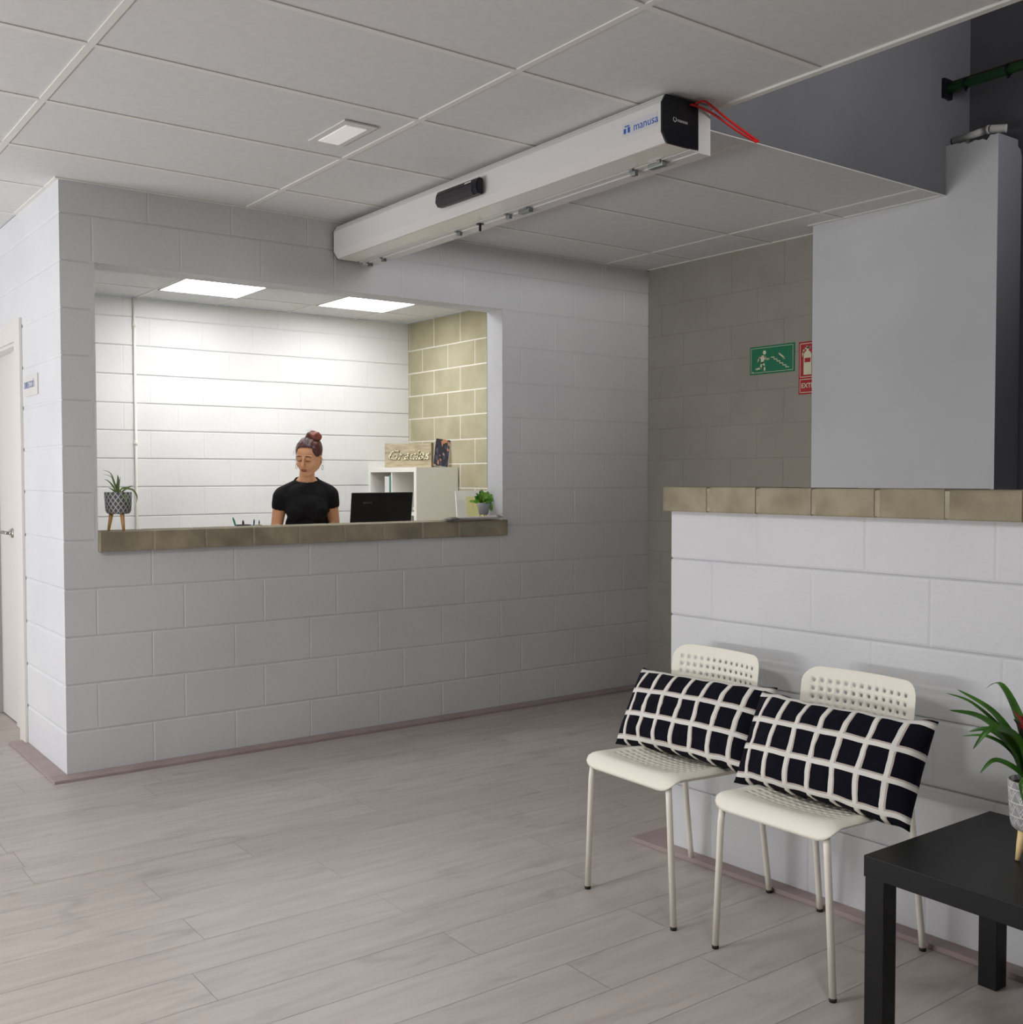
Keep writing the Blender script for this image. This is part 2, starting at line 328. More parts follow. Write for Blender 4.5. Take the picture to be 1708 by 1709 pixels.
# ------------------------------------------------------------------ block walls
def block_face(bm, T, rows, joints, u0, u1, holes=(), d=.006, g=.0035, b=.0045, mi=0, wob=.0012, bu=None, gu=None, dv=None):
    bu = b if bu is None else bu; gu = g if gu is None else gu
    """T(u,z,depth)->point.  rows: list of z boundaries; joints(k)-> sorted list of u joints."""
    rnd = random.Random(int(u1*1000)+len(rows))
    def piece(a0, a1, c0, c1, jl, jr, jb, jt):
        if a1-a0 < .004 or c1-c0 < .004: return
        def ins(flag, e): return e if flag else 0
        q = rnd.uniform(-wob, wob)
        O = (a0+ins(jl, gu), a1-ins(jr, gu), c0+ins(jb, g), c1-ins(jt, g))
        I = (a0+ins(jl, gu+bu+abs(q)*.4), a1-ins(jr, gu+bu+abs(q)*.4), c0+ins(jb, g+b), c1-ins(jt, g+b+abs(q)))
        cs = ((0, 2), (1, 2), (1, 3), (0, 3))
        vo = [bm.verts.new(T(O[i], O[j], -(dv or d))) for i, j in cs]
        vi = [bm.verts.new(T(I[i], I[j], q*.3)) for i, j in cs]
        bm.faces.new(vi).material_index = mi
        for i in range(4): bm.faces.new((vo[i], vo[(i+1) % 4], vi[(i+1) % 4], vi[i])).material_index = mi
    for k in range(len(rows)-1):
        z0, z1 = rows[k], rows[k+1]
        js = [u0]+sorted(j for j in joints(k) if u0+.01 < j < u1-.01)+[u1]
        for i in range(len(js)-1):
            a0, a1 = js[i], js[i+1]; fl = (i > 0, i < len(js)-2, k > 0, k < len(rows)-2)
            parts = [(a0, a1, z0, z1)+fl]
            for h0, h1, hz0, hz1 in holes:
                out = []
                for (p0, p1, q0, q1, l, r, bb, t) in parts:
                    if p1 <= h0 or p0 >= h1 or q1 <= hz0 or q0 >= hz1: out.append((p0, p1, q0, q1, l, r, bb, t)); continue
                    if p0 < h0: out.append((p0, h0, q0, q1, l, False, bb, t))
                    if p1 > h1: out.append((h1, p1, q0, q1, False, r, bb, t))
                    m0, m1 = max(p0, h0), min(p1, h1)
                    if q0 < hz0: out.append((m0, m1, q0, hz0, l and p0 >= h0, r and p1 <= h1, bb, False))
                    if q1 > hz1: out.append((m0, m1, hz1, q1, l and p0 >= h0, r and p1 <= h1, False, t))
                parts = out
            for p in parts: piece(*p)
H = 2.637
ROWS = [0, .1969, .4074, .6204, .834, 1.0501, 1.2638, 1.4703, 1.6742, 1.8726, 2.079, 2.288, 2.495, H]
def jA(o, n=12, p=.4): return [o+p*i for i in range(-n, n)]

# ================================================================== STRUCTURE
L_ = 3.5523; YB = 2.9324; WT = .155
# floor of planks, seams along X
def build_floor():
    bm = BM(); L = bm.loops.layers.uv.new('UVMap'); tone = bm.loops.layers.float.new('tone')
    x0, x1, y0, y1 = -4.6, 3.62, -8.1, 3.0
    rnd = random.Random(3); P = .1855; pl = 1.285; base = -2.181
    k0 = int(math.floor((y0-base)/P)); k1 = int(math.ceil((y1-base)/P))
    known = {3: -.125, 2: .42, 1: -.125, 0: .437, -1: -.23, -2: .452}
    for k in range(k0, k1):
        a, b = max(y0, base+k*P), min(y1, base+(k+1)*P)
        off = known.get(k, rnd.uniform(0, pl)); n0 = int((x0-off)/pl)-1
        for n in range(n0, n0+10):
            c, d = max(x0, off+n*pl), min(x1, off+(n+1)*pl)
            if d-c < .01: continue
            e = .0006
            vs = [bm.verts.new(p) for p in ((c+e, a+e, 0), (d-e, a+e, 0), (d-e, b-e, 0), (c+e, b-e, 0))]
            f = bm.faces.new(vs); t = rnd.random(); ou, ov = rnd.uniform(0, 50), rnd.uniform(0, 50)
            for lp in f.loops: lp[L].uv = (lp.vert.co.x+ou, lp.vert.co.y+ov); lp[tone] = t
    vs = [bm.verts.new(p) for p in ((x0, y0, -.0015), (x1, y0, -.0015), (x1, y1, -.0015), (x0, y1, -.0015))]
    bm.faces.new(vs).material_index = 1
    box(bm, x0, x1, y0, y1, -.2, -.003, mi=1)
    struct('floor', bm, ['floor', 'floor_gap'], 'grey oak laminate plank floor', 'floor')
build_floor()

# reception wall with the counter opening
OX0, OX1, OZ0, OZ1 = .1477, 2.4043, 1.0, 2.2915
CAPX0, CAPX1 = .149, 2.418
bm = BM()
hole = [(OX0, OX1, OZ0, OZ1)]
d = .0032
block_face(bm, lambda u, z, q: (u, -q, z), ROWS, lambda k: jA(.3874 if k % 2 == 0 else .1386), 0, L_, hole, d, g=.002, b=.006, bu=.005, gu=.0, dv=.0020)
block_face(bm, lambda u, z, q: (u, WT+q, z), ROWS, lambda k: jA(.3874 if k % 2 == 0 else .1386), WT, L_, hole, d)
y0, y1 = d, WT-d
box(bm, d, OX0-.004, y0, y1, 0, H); box(bm, OX1+.004, L_, y0, y1, 0, H)
box(bm, OX0-.003, OX1+.003, y0, y1, 0, OZ0-.003); box(bm, OX0-.003, OX1+.003, y0, y1, OZ1+.004, H)
# reveal faces run the full wall thickness
for x, s in ((OX0, -1), (OX1, 1)): box(bm, x-(.02 if s < 0 else 0), x+(.02 if s > 0 else 0), .0005, WT-.0005, OZ0, OZ1)
box(bm, OX0-.0, OX1, .0005, WT-.0005, OZ1, OZ1+.02)
struct('wall_reception', bm, 'white_block', 'white painted block wall with the wide reception counter opening', 'wall')

# return wall (X = 0) with the door opening beyond Y = .84
bm = BM()
DY0, DY1, DZ = .80, 1.62, 2.06
block_face(bm, lambda u, z, q: (-q, u, z), ROWS, lambda k: [], 0, 3.0, [(DY0, DY1, -1, DZ)], d, b=.006)
box(bm, d, WT, WT-d, DY0, 0, H); box(bm, d, WT, DY1, 3.0, 0, H); box(bm, d, WT, DY0, DY1, DZ, H)
struct('wall_return', bm, 'white_block', 'short white painted block wall turning the left corner of the reception', 'wall')

# long end wall (X = L), bare blocks inside the office, grey-tan outside
TROWS = [0, .088]+[.281+.193*i for i in range(0, 12)]+[H]
def jt(k): return [2.913-.385*i-(.0 if k % 2 else .205) for i in range(-3, 12)]
bm = BM()
block_face(bm, lambda u, z, q: (L_-q, u, z), TROWS, jt, WT, YB, (), .0025, g=.0055, b=.0015)
box(bm, L_+.0025, L_+.15, WT, YB+.15, 0, H, mi=1)
struct('wall_office_side', bm, ['tan_block', 'mortar'], 'bare tan block wall with pale joints inside the office', 'wall')
bm = BM()
block_face(bm, lambda u, z, q: (L_-q, u, z), TROWS, lambda k: [-.12-.385*i-(.19 if k % 2 else 0) for i in range(-1, 8)], -2.1436, 0, (), .0015, g=.0015, b=.0015)
box(bm, L_+.0015, L_+.15, -2.1436, WT, 0, H, mi=1)
struct('wall_end', bm, ['grey_tan_block', 'grey_tan_joint'], 'grey tan block wall carrying the safety signs', 'wall')

# office back wall
bm = BM()
block_face(bm, lambda u, z, q: (u, YB-q, z), ROWS, lambda k: jA(3.152-.4*8 if k % 2 == 0 else 3.345-.4*8, 20), WT, L_, (), .0045, g=.0025, b=.006, bu=.006, gu=.0, dv=.0016)
box(bm, WT, L_, YB+.006, YB+.15, 0, H)
struct('wall_office_back', bm, 'office_block', 'bright white painted block wall at the back of the office', 'wall')

# outer shell of the waiting area, out of view
bm = BM()
box(bm, -4.6, -4.45, -8.1, -1.5, 0, H); box(bm, -4.6, -4.45, 2.1, 3.0, 0, H)
box(bm, -4.6, -4.45, -1.5, 2.1, 0, .12); box(bm, -4.6, -4.45, -1.5, 2.1, 2.5, H)
struct('wall_left', bm, 'smooth_white', 'white wall around the glazed shop front at the left', 'wall')
bm = BM(); box(bm, -4.6, 3.75, -8.25, -8.1, 0, 4.6)
struct('wall_rear', bm, 'smooth_white', 'white wall behind the waiting area', 'wall')
bm = BM(); box(bm, -4.6, WT, 3.0, 3.15, 0, H)
struct('wall_corridor', bm, 'smooth_white', 'white wall closing the corridor', 'wall')
bm = BM()
for y in (-1.5, -.32, .86, 2.04): box(bm, -4.56, -4.50, y, y+.06, .12, 2.5)
box(bm, -4.56, -4.50, -1.5, 2.1, .12, .18); box(bm, -4.56, -4.50, -1.5, 2.1, 2.44, 2.5)
struct('window_1', bm, 'metal_white', 'white framed shop front glazing', 'window')

# stairwell void above and behind the low wall
YC, GX = -2.1436, 1.639
bm = BM(); box(bm, GX-.15, 3.586, YC, YC+.10, H+.02, 4.5); box(bm, GX+.002, 3.38, YC-.005, YC+.001, H-.0005, 4.5)
struct('wall_bulkhead', bm, 'void', 'dark grey painted bulkhead above the edge of the ceiling', 'wall')
bm = BM(); box(bm, 3.586, 3.70, -8.1, YC+.1, 0, 4.5)
struct('wall_void_side', bm, 'void', 'dark painted side wall of the stairwell void', 'wall')
bm = BM(); box(bm, GX-.15, GX-.05, -8.1, YC, H+.05, 4.5)
struct('wall_void_left', bm, 'void', 'dark upstand above the ceiling edge', 'wall')
bm = BM(); box(bm, GX-.15, 3.7, -8.1, YC+.1, 4.5, 4.6)
struct('ceiling_void', bm, 'void', 'dark soffit high over the stairwell', 'ceiling')
# white plastered pier with a rough broken top
bm = BM()
PX, PY0, PY1 = 3.384, -2.401, -1.40
n = 14; top = []
rnd = random.Random(5)
pts = [(PY1, H+.0), (YC+.002, H+.0)]
for i in range(n+1):
    y = YC + (PY0-YC)*i/n; z = 2.862-.02*i/n + rnd.uniform(-.006, .006)
    if i in (n-2, n-1, n): z += .018
    pts.append((y, z))
prof = [(PY1, 0)]+pts+[(PY0, 0)]
prism(bm, prof, lambda p, t: (t, p[0], p[1]), PX, 3.552)
for f in bm.faces:
    if f.normal.y < -.9 and f.calc_area() > .1: f.material_index = 1
# front cheek towards the void, top slopes away
prism(bm, [(3.552, 0), (3.552, 2.83), (3.575, 2.82), (3.5855, 2.79), (3.5855, 0)], lambda p, t: (p[0], t, p[1]), PY0, YC-.001, mi=1)
M['shaded_side'] = newmat('pier_side_shade', rgb(150, 150, 158), .85, spec=.15)  # darker grey puts the shade of the pier's side into its colour
struct('wall_pier', bm, ['smooth_white', 'shaded_side'], 'smooth white plastered pier with a rough top beside the stairwell', 'wall')

# low wall, slightly out of square
LA = .0484
def LW(y, off=0): return 1.4871 - LA*(y+2) + off
LY0, LY1 = -2.254, -4.9
LROWS = [0, .2375, .4455, .6400, .843, 1.0434, 1.2116]
def TL(u, z, q):  # u = -(Y)
    return (LW(-u)-q, -u, z)
bm = BM()
lj = {5: 2.631, 4: 2.841, 3: 2.654, 2: 2.85, 1: 2.64, 0: 2.44}
block_face(bm, TL, LROWS, lambda k: [lj[k]+.398*i for i in range(-2, 8)], -LY0, -LY1, (), .0055, g=.003, b=.007, wob=.002, bu=.007, gu=.0, dv=.0014)
def lbox(bm, o0, o1, ya, yb, z0, z1, mi=0):
    c = [(LW(ya)+o0, ya), (LW(ya)+o1, ya), (LW(yb)+o1, yb), (LW(yb)+o0, yb)]
    A = [bm.verts.new((x, y, z0)) for x, y in c]; B = [bm.verts.new((x, y, z1)) for x, y in c]
    for i in range(4): bm.faces.new((A[i], A[(i+1) % 4], B[(i+1) % 4], B[i])).material_index = mi
    bm.faces.new(A[::-1]).material_index = mi; bm.faces.new(B).material_index = mi
lbox(bm, .006, .19, LY0-.001, LY1, 0, 1.2116)
struct('wall_low', bm, 'white_block', 'waist high white painted block wall behind the two chairs', 'wall')
# its bare block coping: individual blocks, mortar between
bm = BM()
yj = [-2.240, -2.447, -2.653, -2.866, -3.085, -3.303, -3.52, -3.735, -3.95, -4.165, -4.38, -4.6, -4.9]
rnd = random.Random(11)
for a, b in zip(yj, yj[1:]):
    e = .006; z1 = 1.2965+rnd.uniform(-.001, .001)
    fs0 = len(bm.faces)
    lbox(bm, -.03+rnd.uniform(-.0015, .0015), .215, a-(0 if a == yj[0] else e), b+e, 1.2116, z1)
lbox(bm, -.027, .212, yj[0]-.001, yj[-1], 1.213, 1.2945, 1)
bmesh.ops.bevel(bm, geom=[e for e in bm.edges if e.calc_length() > .01], offset=.003, segments=2, affect='EDGES')
struct('trim_1', bm, ['cap', 'capend'], 'bare concrete block coping on top of the low wall', 'coping')
# counter coping in the opening
bm = BM()
xj = [CAPX0, .389, .636, .876, 1.118, 1.37, 1.603, 1.845, 2.083, CAPX1]
for i, (a, b) in enumerate(zip(xj, xj[1:])):
    e = .004
    box(bm, a+(0 if i == 0 else e), b-(0 if i == len(xj)-2 else e), -.03+rnd.uniform(-.001, .001), OX0 and .175, 1.0+rnd.uniform(-.001, .001), 1.088, bev=.004)
box(bm, CAPX0+.003, CAPX1-.003, -.0275, .172, 1.002, 1.0865, mi=1)
struct('trim_2', bm, ['cap', 'capend'], 'bare concrete block ledge of the reception counter', 'coping')

# flat skirting boards
bm = BM()
box(bm, -.075, 3.5, -.09, -.0, .0, .013); box(bm, -.075, .0, .0, .80, .0, .013)
bmesh.ops.bevel(bm, geom=[e for e in bm.edges], offset=.0015, segments=1, affect='EDGES')
struct('baseboard_reception', bm, 'skirt', 'flat pinkish skirting strip along the reception wall', 'baseboard')
bm = BM()
lbox(bm, -.058, .0, LY0+.14, LY1, 0, .016); lbox(bm, .0, .19, LY0+.14, LY0, 0, .016)
bmesh.ops.bevel(bm, geom=[e for e in bm.edges], offset=.0015, segments=1, affect='EDGES')
struct('baseboard_low', bm, 'skirt', 'flat pinkish skirting strip along the low wall', 'baseboard')

# ceilings: tiles with T-bars
def ceiling(name, rects, xs, ys, label, tw=.024):
    bm = BM()
    for x0, x1, y0, y1 in rects:
        box(bm, x0, x1, y0, y1, H+.004, H+.05)
        for x in xs:
            if x0-.02 < x < x1+.02: box(bm, max(x0, x-tw/2), min(x1, x+tw/2), y0, y1, H, H+.006, mi=1)
        for y in ys:
            if y0-.02 < y < y1+.02:
                cuts = sorted([x0]+[x for x in xs if x0 < x < x1]+[x1])
                for a, b in zip(cuts, cuts[1:]):
                    if b-a > .05: box(bm, a+.0125, b-.0125, y-tw/2, y+tw/2, H+.0004, H+.006, mi=1)
                    # thin shadow gap beside the bar comes from the recessed tile
    return struct(name, bm, ['tile', 'tbar'], label, 'ceiling')
XS = [-.2952+1.1637*i for i in range(-4, 4)]; YS = [-2.1776+.5938*i for i in range(-10, 9)]
ceiling('ceiling', [(-4.6, GX, -8.1, 0), (GX, L_, YC+.003, 0), (-4.6, 0, 0, 3.0)], XS, YS, 'white tiled suspended ceiling over the waiting area')
ceiling('ceiling_office', [(WT, L_, WT, YB)], [1.262+.594*i for i in range(-2, 4)], [1.912+.594*i for i in range(-3, 2)], 'white tiled suspended ceiling inside the office', .016)
bm = BM()
box(bm, GX-.003, GX+.022, -8.1, YC, H-.004, H+.05); box(bm, GX, PX, YC-.007, YC+.004, H-.003, H-.0005)
box(bm, -.0, L_, -.018, 0, H-.0015, H+.004); box(bm, -.018, 0, -.018, .8, H-.0015, H+.004)
box(bm, L_-.018, L_, YC, 0, H-.0015, H+.004); box(bm, PX-.02, PX, YC, PY1+.02, H-.0015, H+.004)
struct('trim_3', bm, 'tbar', 'white metal edge angle of the suspended ceiling', 'ceiling trim')

# door in the return wall
bm = BM()
def casing(bm, y0, y1, z0, z1, x0, x1): box(bm, x0, x1, y0, y1, z0, z1, bev=.002)
bm2 = BM()
casing(bm2, .7276, .845, 0, 2.12, -.014, .0); casing(bm2, .845, 1.62, 2.015, 2.12, -.014, .0); casing(bm2, 1.575, 1.69, 0, 2.12, -.014, .0)
casing(bm2, .80, .86, 0, 2.04, .0, .14); casing(bm2, .84, 1.6, 2.0, 2.05, .0, .14)
casing(bm2, .86, 1.20, 0, 2.0, .045, .06)
dr = struct('door_1', bm2, 'door', 'white lacquered door and frame at the far left', 'door')
bm = BM(); box(bm, .058, .09, 1.20, 1.60, .006, 2.0, bev=.002)
mk('door_leaf', bm, 'door', dr)
hd = BM(); tube(hd, [(.058, 1.245, 1.035), (.030, 1.245, 1.035)], .011, 12); tube(hd, [(.024, 1.245, 1.035), (.02, 1.27, 1.036), (.02, 1.33, 1.037), (.02, 1.37, 1.035)], .009, 12)
lathe_bm = BM(); lathe(lathe_bm, [(.0, 0), (.026, 0), (.026, .008), (0, .008)], 24)
for v in lathe_bm.verts: v.co = Vector((.052-v.co.z, 1.245+v.co.x, 1.035+v.co.y))
tmp = bpy.data.meshes.new('t'); lathe_bm.to_mesh(tmp); hd.from_mesh(tmp)
mk('door_handle', hd, 'chrome', dr)

# plate DIRECCIO on the return wall
t = empty('door_plate', (-.001, .535, 1.775), 0, 'small white plate with blue lettering on the wall beside the far left door', 'sign')
bm = BM(); box(bm, -.005, 0, -.127, .127, -.05, .05, bev=.001); mk('plate', bm, 'metal_white', t)
text_mesh('lettering', 'DIRECCIÓ', .045, 'navy', t, basis((0, -1, 0), (0, 0, 1), (-1, 0, 0), (-.0055, .03, .003)))

# ================================================================== LIGHTS OF THE PLACE
first = None
for i, (x, y) in enumerate(((1.558, 2.209), (2.752, 2.182))):
    t = empty('ceiling_light', (x, y, H), 0, ('square glowing panel light in the office ceiling, the left one', 'square glowing panel light in the office ceiling, the right one near the tan wall')[i], 'ceiling light', 'office ceiling panels')
    bm = BM(); s = .29
    for a in ((-s, s, -s, -s+.012), (-s, s, s-.012, s), (-s, -s+.012, -s, s), (s-.012, s, -s, s)): box(bm, *a, -.006, .0035)
    mk('frame', bm, 'tbar', t)
    bm = BM(); box(bm, -s+.012, s-.012, -s+.012, s-.012, -.003, .0); mk('diffuser', bm, 'panel', t)
t = empty('emergency_light', (.71, -1.285, H), 0, 'small recessed white emergency light in a ceiling tile', 'emergency light')
bm = BM(); box(bm, -.07, .07, -.15, .15, -.004, .003, bev=.002); mk('frame', bm, 'metal_white', t)
bm = BM(); box(bm, -.044, .044, -.115, .115, -.007, -.003, bev=.002); mk('lens', bm, 'lens', t)

# ================================================================== DOOR OPERATOR AND CEILING THINGS
op = empty('door_operator', (1.367, -2.33, 2.468), 0, 'long white automatic door operator box hanging under the ceiling', 'door operator')
op.rotation_euler = (-.0105, 0, .0195)   # local +Y runs from the near end back to the reception wall
OL = 2.305
prof = [(.0, .036), (.0, .136), (.018, .164), (.178, .164), (.178, .004), (.118, .0), (.024, .0)]
def fl(p, t): return (p[0], t, p[1])
bm = BM(); prism(bm, [(.0, .034), (.0, .134), (.017, .163), (.10, .163), (.10, .158), (.02, .158), (.005, .13), (.005, .036), (.026, .004), (.022, .002)], fl, .002, OL)
mk('cover', bm, 'metal_white', op)
bm = BM(); box(bm, .026, .136, .002, OL, .0, .006, bev=.001); box(bm, .026, .030, .002, OL, .0, .02); mk('underside_panel', bm, 'metal_under', op)
bm = BM(); box(bm, .012, .176, .006, OL, .06, .155); box(bm, .128, .150, .02, OL, .012, .06); mk('inner_track', bm, 'black_plastic', op)
bm = BM(); box(bm, .146, .180, .002, OL, -.001, .03, bev=.001); mk('rear_rail', bm, 'metal_white', op)
bm = BM(); prism(bm, prof, fl, -.006, .0); ec = mk('end_cap', bm, 'black_plastic', op)
text_mesh('lettering', 'manusa', .017, 'whiteprint', ec, basis((1, 0, 0), (0, 0, 1), (0, -1, 0), (.098, -.0065, .086)), .0003)
bm = BM()
for i in range(16):
    a = 2*math.pi*i/16; b = 2*math.pi*(i+1)/16
    if i in (3, 4): continue
    q = [bm.verts.new((.060+r*math.cos(c), -.0068, .086+r*math.sin(c))) for r, c in ((.006, a), (.009, a), (.009, b), (.006, b))]; bm.faces.new(q)
mk('emblem', bm, 'whiteprint', ec)
bm = BM(); prism(bm, prof, fl, OL, OL+.006); mk('end_cap', bm, 'black_plastic', op)
# sticker with the maker's name on the front face
st = BM(); box(st, -.0008, .0, .018, .188, .062, .108); sto = mk('name_sticker', st, 'sticker', op)
text_mesh('lettering', 'manusa', .040, 'blue', sto, basis((0, -1, 0), (0, 0, 1), (-1, 0, 0), (-.0010, .073, .084)), .0003)
bm = BM(); box(bm, -.0016, -.0008, .170, .181, .072, .089); box(bm, -.0016, -.0008, .150, .161, .072, .091); box(bm, -.0016, -.0008, .153, .176, .094, .098)
mk('emblem', bm, 'blue', sto)
# motion sensor on the cover
sx = empty('motion_sensor', (1.335, -1.17, 2.535), .0195, 'black wedge shaped motion sensor fixed on the front of the white door operator', 'sensor')
bm = BM(); pr = [(.0, .030), (-.022, .032), (-.034, .012), (-.036, -.018), (-.024, -.034), (.0, -.036)]
prism(bm, pr, fl, -.155, .150); bmesh.ops.bevel(bm, geom=list(bm.edges), offset=.003, segments=2, affect='EDGES'); mk('housing', bm, 'black_plastic', sx)
bm = BM(); prism(bm, [(-.0345, .008), (-.0375, -.018), (-.0255, -.0355), (-.02, -.03), (-.03, -.014)], fl, -.120, .146); mk('lens', bm, 'black_gloss', sx)
text_mesh('lettering', 'manusa', .015, 'whiteprint', sx, basis((0, -1, 0), (.5, 0, .86), (-.86, 0, .5), (-.0295, -.085, .022)), .0004, bold=.0005)
# white beam the operator is bolted to
bm = BM(); box(bm, .0, .062, .0, 2.33, .0, .172, bev=.001)
be = mk('mounting_beam', bm, 'metal_white'); be.location = (1.5485, -2.33, 2.463); be.rotation_euler = (-.0105, 0, .0195)
tag(be, 'white rectangular beam behind the door operator, its end face bare', 'beam')
# door carriages hanging in the slot
cl0 = None
for i, (y, kind) in enumerate(((-2.153, 1), (-2.037, 0), (-1.371, 1), (-1.258, 0), (-1.05, 2), (-.879, 0), (-.192, 0), (-.053, 0))):
    lab = ('wide zinc clip in the operator slot nearest the black end cap', 'small zinc clip second from the black end cap', 'wide zinc clip right under the middle of the operator, beside a black slot',
           'small zinc clip just left of the middle wide clip', 'black headed bolt hanging in the operator slot below the sensor', 'small zinc clip just left of the black headed bolt',
           'small zinc clip, second from the reception wall', 'small zinc clip nearest the reception wall')[i]
    t = empty('hanger_clip' if kind < 2 else 'hanger_bolt', (1.513+.0, y, 2.463+.0105*(-y-2.33)+.002), .0195, lab, 'clip' if kind < 2 else 'bolt', 'fittings in the door operator slot')
    bm = BM()
    if kind == 1: box(bm, -.004, .022, -.035, .035, -.016, .002, bev=.002); box(bm, -.010, -.004, -.030, -.015, -.006, .016)
    elif kind == 0: box(bm, -.004, .014, -.012, .012, -.018, .004, bev=.002); box(bm, -.016, -.004, -.008, .008, -.004, .010)
    else: tube(bm, [(0, 0, -.03), (0, 0, .03)], .006, 8); tube(bm, [(0, 0, -.002), (0, 0, .004)], .017, 10)
    mk('clip_body' if kind < 2 else 'bolt_shaft', bm, 'steel' if kind < 2 else 'black_plastic', t)
# red release cord
bm = BM()
def spl(pts, n=8):
    P = [Vector(p) for p in pts]; out = []
    for i in range(len(P)-1):
        a = P[max(0, i-1)]; b = P[i]; c = P[i+1]; d_ = P[min(len(P)-1, i+2)]
        for k in range(n):
            t = k/n; out.append(.5*((2*b)+(c-a)*t+(2*a-5*b+4*c-d_)*t*t+(3*b-a-3*c+d_)*t**3))
    return out+[P[-1]]
tube(bm, spl([(1.515, -2.345, 2.622), (1.535, -2.362, 2.630), (1.56, -2.37, 2.622), (1.66, -2.372, 2.585), (1.80, -2.372, 2.545), (1.806, -2.372, 2.541), (1.79, -2.372, 2.538), (1.70, -2.366, 2.562), (1.60, -2.350, 2.602), (1.53, -2.343, 2.616), (1.50, -2.336, 2.618)]), .0042, 8)
tube(bm, spl([(1.60, -2.371, 2.606), (1.68, -2.372, 2.578), (1.808, -2.373, 2.540)]), .0036, 8)
tag(mk('release_cord', bm, 'red'), 'looped red cord dangling at the black end of the door operator', 'cord')

# green cable tube and white pipe in the void
t = empty('green_tube', (3.375, YC, 3.12), 0, 'dark green tube running forward from the dark bulkhead high above the pier', 'tube')
bm = BM(); tube(bm, [(0, -.012, 0), (0, -.9, .005)], .021, 14); mk('tube_run', bm, 'green_pipe', t)
bm = BM(); box(bm, -.035, .035, -.02, 0, -.045, .045, bev=.004); mk('wall_flange', bm, 'black_plastic', t)
bm = BM(); tube(bm, [(-.002, -.02, .024), (-.002, -.9, .030)], .0045, 8); mk('thin_line', bm, 'dark_edge', t)
for y in (-.10, -.30, -.42, -.62): 
    bm = BM(); tube(bm, [(0, y, .002), (0, y-.008, .002)], .027, 14); box(bm, -.006, .006, y-.008, y, -.034, -.02); mk('clamp', bm, 'black_plastic', t)
t = empty('white_pipe', (3.47, -2.16, 2.905), 0, 'off-white pipe with fittings lying above the rough top of the pier', 'pipe')
bm = BM(); tube(bm, [(-.03, .01, -.01), (-.03, -.15, .0)], .016, 12); mk('pipe_run', bm, 'pipe_white', t)
bm = BM(); tube(bm, spl([(-.03, -.17, .0), (-.02, -.20, -.004), (-.005, -.235, -.008)], 4), .019, 12); tube(bm, [(-.03, -.155, .0), (-.03, -.168, .0)], .02, 12); mk('pipe_fitting', bm, 'pipe_white', t)

# ================================================================== SIGNS
def poly(bm, pts, M4, mi=0, th=.0006):
    A = [bm.verts.new(M4 @ Vector((x, y, 0))) for x, y in pts]; B = [bm.verts.new(M4 @ Vector((x, y, th))) for x, y in pts]
    bm.faces.new(B).material_index = mi
    n = len(A)
    for i in range(n): bm.faces.new((A[i], A[(i+1) % n], B[(i+1) % n], B[i])).material_index = mi
def stroke(bm, pts, w_, M4, th=.0006):
    pts = [Vector(p).to_3d() for p in pts]
    for a, b in zip(pts, pts[1:]):
        t_ = (b-a).normalized(); n_ = Vector((-t_.y, t_.x, 0))*w_/2
        poly(bm, [(a-n_).xy[:], (b-n_).xy[:], (b+n_).xy[:], (a+n_).xy[:]], M4, 0, th)
    for p in pts: disc(bm, p.x, p.y, w_/2, M4, th)
def disc(bm, x, y, r, M4, th=.0006, n=14): poly(bm, [(x+r*math.cos(2*math.pi*i/n), y+r*math.sin(2*math.pi*i/n)) for i in range(n)], M4, 0, th)
def ring_rect(bm, x0, x1, y0, y1, w_, M4):
    for a in ((x0, x1, y0, y0+w_), (x0, x1, y1-w_, y1), (x0, x0+w_, y0, y1), (x1-w_, x1, y0, y1)): poly(bm, [(a[0], a[2]), (a[1], a[2]), (a[1], a[3]), (a[0], a[3])], M4)
SM = basis((0, -1, 0), (0, 0, 1), (-1, 0, 0), (-.0032, 0, 0))     # sign local: x to the viewer's right (-Y), y up
t = empty('exit_sign', (L_, -.997, 1.992), 0, 'green escape sign with a running figure and descending stairs on the tan wall', 'sign')
bm = BM(); box(bm, -.003, 0, -.158, .158, -.079, .079); mk('sign_plate', bm, 'green_sign', t)
bm = BM(); ring_rect(bm, -.149, .149, -.07, .07, .0022, SM); mk('border', bm, 'sign_cream', t)
bm = BM()
disc(bm, -.052, .042, .012, SM)
poly(bm, [(-.083, .026), (-.049, .026), (-.045, .010), (-.063, -.018), (-.076, -.018), (-.078, .0)], SM, 0, .0006)
stroke(bm, [(-.080, .022), (-.092, .012), (-.099, -.004)], .009, SM)
stroke(bm, [(-.050, .022), (-.040, .003), (-.021, .004)], .009, SM)
stroke(bm, [(-.072, -.016), (-.079, -.045), (-.112, -.048)], .011, SM)
stroke(bm, [(-.062, -.014), (-.050, -.036), (-.051, -.065)], .011, SM)
mk('running_figure', bm, 'sign_cream', t)
bm = BM(); pts = [(-.004, .011)]
x, y = -.004, .011
for i in range(6):
    x += .0205; pts.append((x, y)); y -= .0125
    if i < 5: pts.append((x, y))
stroke(bm, pts, .0058, SM); mk('stairs', bm, 'sign_cream', t)
bm = BM(); stroke(bm, [(.052, .027), (.088, .001)], .009, SM); poly(bm, [(.090, .009), (.096, -.007), (.079, -.004)], SM); mk('arrow', bm, 'sign_cream', t)
bm = BM(); disc(bm, -.135, -.066, .005, SM); mk('maker_mark', bm, 'sign_cream', t)
t = empty('extinguisher_sign', (L_, -1.289, 1.924), 0, 'red fire extinguisher sign half hidden behind the white pier', 'sign')
bm = BM(); box(bm, -.003, 0, -.105, .105, -.143, .143); mk('sign_plate', bm, 'red_sign', t)
